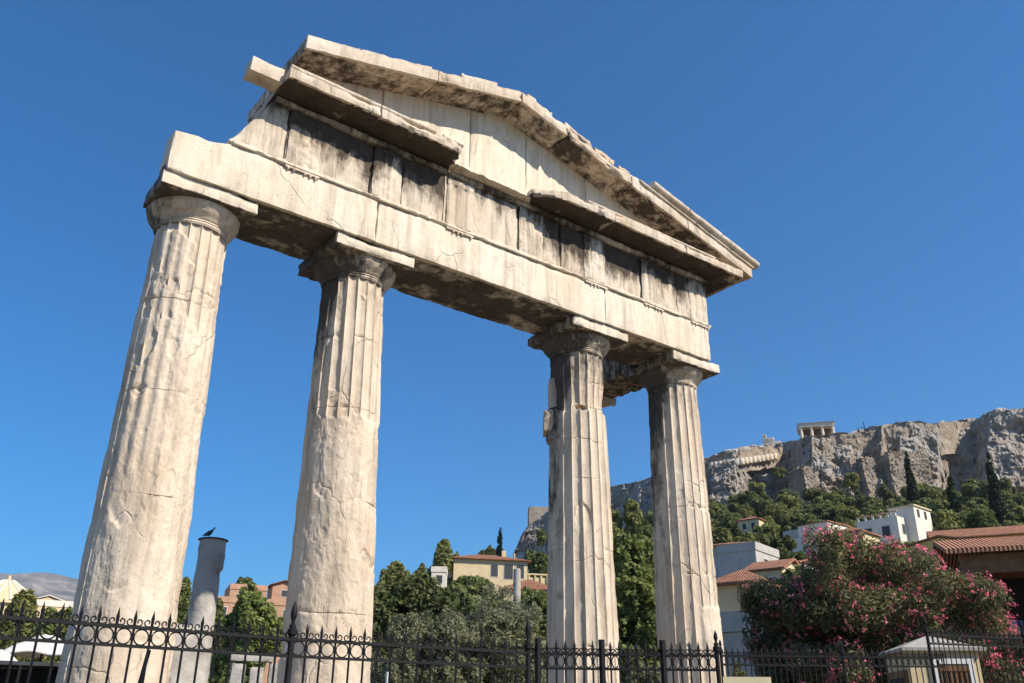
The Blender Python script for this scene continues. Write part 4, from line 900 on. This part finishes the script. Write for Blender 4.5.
# left background: domed church, neoclassical houses, canopies
p = at(3, 606, 150); ch = thing('domed_building', 'pale building with a ribbed conical dome at the left edge', 'church', (p.x,p.y,gz(p)-1)); H_ = p.z-ch.location.z
mb = MB(); n_ = 16; mb.lathe([(4.4,0),(4.4,H_)], n_).build('wall', M_cream, ch)
mb = MB().lathe([(4.8,H_+.003),(4.7,H_+.4),(2.4,H_+2.3),(.7,H_+3.5),(.25,H_+3.6),(.25,H_+4.0),(.02,H_+4.3)], 16); mb.build('dome', M_cream, ch)
mb = MB()
for k in range(16):
    a = 2*math.pi*k/16; mb.tube([(math.cos(a)*r_, math.sin(a)*r_, z_) for r_, z_ in ((4.75,H_+.42),(2.45,H_+2.32),(.75,H_+3.52))], .13, 5)
mb.build('rib', M_white, ch)
house('pale_house', 'pale yellow pedimented house between the dome and the first column', 48, 603, 132, 5.0, 6, 4, 190, M_cream, 'gable_y', rise=.9, over=.2, roof_mat=M_white, wins=((-1.4,.8,.7,1.3),(0,.8,.7,1.3),(1.4,.8,.7,1.3)))
house('pale_house', 'long low pale house with a balustrade touching the first column', 64, 605, 120, 8.5, 6, 4, 190, M_cream, 'parapet', roof_mat=M_white, wins=((-3,.6,.8,1.4),(-1,.6,.8,1.4),(1,.6,.8,1.4),(3,.6,.8,1.4)))
house('pale_house', 'small cream house in front of the dome at the left edge', 20, 612, 112, 6.0, 6, 4, 190, M_cream, 'parapet', wins=((-1.6,.7,.8,1.2),(1.2,.7,.8,1.2)))
for u, v, d, wd, lb in ((46, 634, 30, 1.3, 'white market canopy with a sagging edge left of the first column'), (-4, 648, 27, 1.2, 'low white market canopy cut by the left edge')):
    p = at(u, v, d); t = thing('market_canopy', lb, 'canopy', (p.x,p.y,0), R(-12)); z = p.z
    n_ = 13; g = np.array([[(x*wd*.75, y*wd*.6, z-.62*max(abs(x),abs(y))**1.3*.9-.05*math.sin(5*x)*math.sin(4*y)) for x in np.linspace(-1,1,n_)] for y in np.linspace(-1,1,n_)]).reshape(-1,3); g2 = g.copy(); g2[:,2] -= .02
    ix = np.arange(n_*n_).reshape(n_,n_); q4 = np.stack([ix[:-1,:-1],ix[:-1,1:],ix[1:,1:],ix[1:,:-1]],-1).reshape(-1,4)
    link('canvas', np_mesh('canvas', np.concatenate([g,g2]), np.concatenate([q4,q4[:,::-1]+len(g)]), 180), M_canvas, t)
    MB().tube([(0,0,0),(0,0,z-.03)], .03, 8).build('pole', M_iron, t)
p = at(22, 664, 24); t = thing('market_stall', 'dark market stall with shelves under the white canopies', 'stall', (p.x,p.y,0), R(-12)); z = p.z
MB().box(-1.7,1.7,-.5,.9,z-.05,z+.03).build('roof', M_shut, t); MB().box(-1.7,1.7,.85,.9,0,z-.053).build('back_panel', M_dark, t)
for x in (-1.6,0,1.6): MB().box(x-.03,x+.03,-.5,-.44,0,z-.053).build('post', M_iron, t)
for k in range(3): MB().box(-1.6,1.6,.3,.848,z-.5-k*.45,z-.46-k*.45).build('shelf', M_brown, t)
# low ancient fragments and bank seen between the stump and the second column
p = at(262, 664, 24); t = thing('ruined_wall', 'low ruined wall of pale upright stones left of the second column', 'wall', (p.x,p.y,0), R(-18))
for k, x in enumerate((-.55,-.1,.35,.8)): stone('upright_stone', t, M_grey, x-.17, x+.17, -.15, .2, 0, p.z+(.0,-.08,.03,-.15)[k], res=.06, chip=.06, seed=950+k)
stone('capstone', t, M_grey, -.8, .25, -.2, .25, p.z+.04, p.z+.2, res=.05, chip=.04, seed=960)
p = at(517, 570, 40); t = thing('utility_pole', 'plain grey pole rising from the olive trees in front of the villa', 'pole', (p.x,p.y,0))
MB().lathe([(.20,0),(.165,p.z-.1),(.165,p.z)], 14).build('shaft', M_grey, t, smooth=50); MB().lathe([(.16,0),(.13,.05)], 14, z=p.z+.002).build('cap', M_grey, t)

# ------------------------------------------------------------------ on the citadel
def er_at(u, v, d): return at(u, v, d)
p = at(818, 437, 280); er = thing('pillared_temple', 'small ancient temple porch with dark openings on the edge of the cliff', 'temple', (p.x,p.y,p.z-2.0), R(180-232))
MB().box(-5.0,5.0,0,8,0,2.0).build('base', M_mason, er)
for x in (-4.7,-1.6,1.6,4.7): MB().lathe([(.52,2.003),(.44,5.1),(.6,5.3),(.6,5.5)], 14, (x,.5)).build('column', M_lintel, er)
for y in (4,7.4): MB().lathe([(.52,2.003),(.44,5.1),(.6,5.3),(.6,5.5)], 14, (4.7,y)).build('column', M_lintel, er)
MB().box(-4.7,4.3,3.2,7.6,2.003,5.5).build('back_wall', M_brown, er)
MB().box(-5.3,5.3,-.1,8.1,5.503,6.7).build('entablature', M_lintel, er)
mb = MB(); mb.add([(-5.6,-.4,6.703),(5.6,-.4,6.703),(5.6,8.4,6.703),(-5.6,8.4,6.703),(-1.0,4,7.9),(5.6,4,7.9)], [(0,1,5,4),(1,2,5),(2,3,4,5),(3,0,4),(3,2,1,0)]); mb.build('roof', M_lintel, er)
p = at(770, 446, 305); t = thing('ruined_gable', 'jagged ruined wall end on the skyline left of the temple porch', 'ruin', (p.x,p.y,p.z-2), R(180-240))
stone('wall', t, M_lintel, -2.2, 3.6, 0, 1.2, 0, 3.6, res=.3, chip=.5, rad=.4, amp=.05, seed=970); stone('tall_stone', t, M_lintel, -2.2, -.9, 0.02, 1.1, 3.61, 6.4, res=.25, chip=.4, rad=.4, amp=.05, seed=971); stone('top_stone', t, M_lintel, -.85, 1.6, .02, 1.1, 3.61, 5.0, res=.25, chip=.4, rad=.4, amp=.05, seed=972)
# line of old column drums built into the north wall
wl = thing('citadel_wall', 'long rubble wall along the cliff top with a row of pale column drums built in', 'wall')
def wall_run(us, vt, vb, d0, name, thick=3.0, mat=M_mason, back=0):
    pts = []
    for u, a, b, d in zip(us, vt, vb, [q+2.6 for q in d0]): pts.append((at(u,a,d), at(u,b,d)))
    rows = []; K = 20
    Vv = []
    for i in range(len(us)-1):
        for s in np.linspace(0, 1, 26)[:-1 if i < len(us)-2 else None]:
            t_, b_ = pts[i][0].lerp(pts[i+1][0], s), pts[i][1].lerp(pts[i+1][1], s); z1, z0 = t_.z, b_.z-3
            dv = Vector((t_.x-CAM[0], t_.y-CAM[1], 0)).normalized()
            rows.append([Vector((t_.x,t_.y,z0+(z1-z0)*q)) for q in np.linspace(0,1,K)]+[Vector((t_.x,t_.y,z1))+dv*thick, Vector((t_.x,t_.y,z0))+dv*thick])
    Vv = np.array([[tuple(p) for p in r_] for r_ in rows]); k, n_ = Vv.shape[:2]
    dv = Vv[:, :1]*0; f = fbm(Vv.reshape(-1,3)*.35, 4, 17).reshape(k, n_); 
    Vv[..., 2] += (fbm(Vv.reshape(-1,3)*.5, 3, 19).reshape(k,n_)*.9)*(np.arange(n_) >= K-1)
    d3 = Vv-np.array(CAM); d3[...,2] = 0; d3 /= np.linalg.norm(d3, axis=-1)[...,None]; Vv += d3*(f*1.3+.8*np.abs(fbm(Vv.reshape(-1,3)*.9,3,23).reshape(k,n_)))[...,None]
    ix = np.arange(k*n_).reshape(k,n_); Q = np.concatenate([np.stack([ix[:-1,:-1],ix[1:,:-1],ix[1:,1:],ix[:-1,1:]],-1).reshape(-1,4)])
    return link(name, np_mesh(name, Vv.reshape(-1,3), Q, 35), mat, wl)
wall_run((700,712,740,770,786), (460,456,450,446,446), (470,468,463,459,457), (280,279,278,290,298), 'drum_wall')
for k in range(16):
    u = 712+k*4.15; p = at(u, 466.0-k*.62, float(np.interp(u, (700,712,740,770,786), (280,279,278,290,298)))+1.2); r_ = 1.05 if k%3 else .95
    V_ = MB().lathe([(r_*.94,-1.0),(r_,-.9),(r_,.9),(r_*.94,1.0)], 14); o = V_.build('column_drum', M_lintel, wl, smooth=40); o.location = p
wall_run((786,797,806,822,850,880,905,935), (447,443,440,438,434,428,424,424), (456,458,455,450,446,441,438,438), (297,294,279,272,275,279,280,284), 'rampart')
wall_run((935,960,980,1000,1024,1060), (424,421,418,410,409,404), (446,444,440,428,424,420), (284,296,300,292,294,297), 'upper_rampart')
def butt(u0, u1, vt, vb, d0, d1, name, lab):
    a, b = at(u0, vb, d0), at(u1, vb, d1); z1 = at((u0+u1)/2, vt, (d0+d1)/2).z; z0 = min(a.z,b.z)-4
    dx = Vector((b.x-a.x, b.y-a.y, 0)); L = dx.length; ang = math.atan2(dx.y, dx.x)
    t = thing(name, lab, 'wall', (a.x,a.y,z0), ang)
    V, Q = rough_block(0, L, 0, 9, 0, z1-z0, res=.4, amp=.3, chip=1.6, rad=1.1, seed=int(u0), fn=lambda V: np.stack([V[:,0], V[:,1]+V[:,2]*.05+1.2*fbm(V*.12,3,5), V[:,2]],1))
    link('masonry', np_mesh('masonry', V, Q, 35), M_mason, t)
butt(897, 937, 449, 497, 270, 276, 'wall_buttress', 'broad smooth masonry buttress under the middle of the rampart')
butt(869, 882, 455, 492, 269, 271, 'wall_buttress', 'narrow upright masonry buttress left of the broad one')
butt(857, 865, 458, 490, 270, 272, 'wall_buttress', 'slim pale masonry pier left of the narrow buttress')
butt(808, 820, 464, 497, 262, 264, 'wall_buttress', 'low rounded masonry pier below the temple porch')
p = at(530, 528, 366); tw = thing('stone_tower', 'square ruined tower on the far left shoulder of the rock', 'tower', (p.x,p.y,p.z-3), R(180-215))
stone('wall', tw, M_mason, -.5, 9, 0, 8, -4, 12.0, res=.7, chip=.5, rad=.8, amp=.1, seed=981)
p = at(862, 433, 281); t = thing('lookout_platform', 'small dark lookout platform with railing on the cliff edge right of the temple', 'platform', (p.x,p.y,p.z), R(180-240))
mb = MB().box(-1.2,1.2,-.8,.8,0,.15); mb.build('deck', M_shut, t)
mb = MB()
for x in (-1.15,0,1.15): mb.box(x-.05,x+.05,-.75,-.65,.153,1.6)
mb.box(-1.2,1.2,-.64,-.6,1.5,1.6); mb.box(-1.2,1.2,-.64,-.6,.8,.9); mb.build('railing', M_iron, t)
MB().tube([(.9,0,-5),(.9,0,3.6)], .12, 6).build('mast', M_iron, t)

hz = MB().box(-8300, 8300, -8300, 8300, -4, 1050).build('haze', None); hz['kind'] = 'stuff'
mt = bpy.data.materials.new('thin_air'); mt.use_nodes = True; n = mt.node_tree; n.nodes.remove(n.nodes['Principled BSDF'])
pv = n.nodes.new('ShaderNodeVolumePrincipled'); pv.inputs['Color'].default_value = (.80,.88,1,1); pv.inputs['Density'].default_value = 8e-5; pv.inputs['Anisotropy'].default_value = .2
n.links.new(pv.outputs[0], n.nodes['Material Output'].inputs['Volume']); hz.data.materials.append(mt)
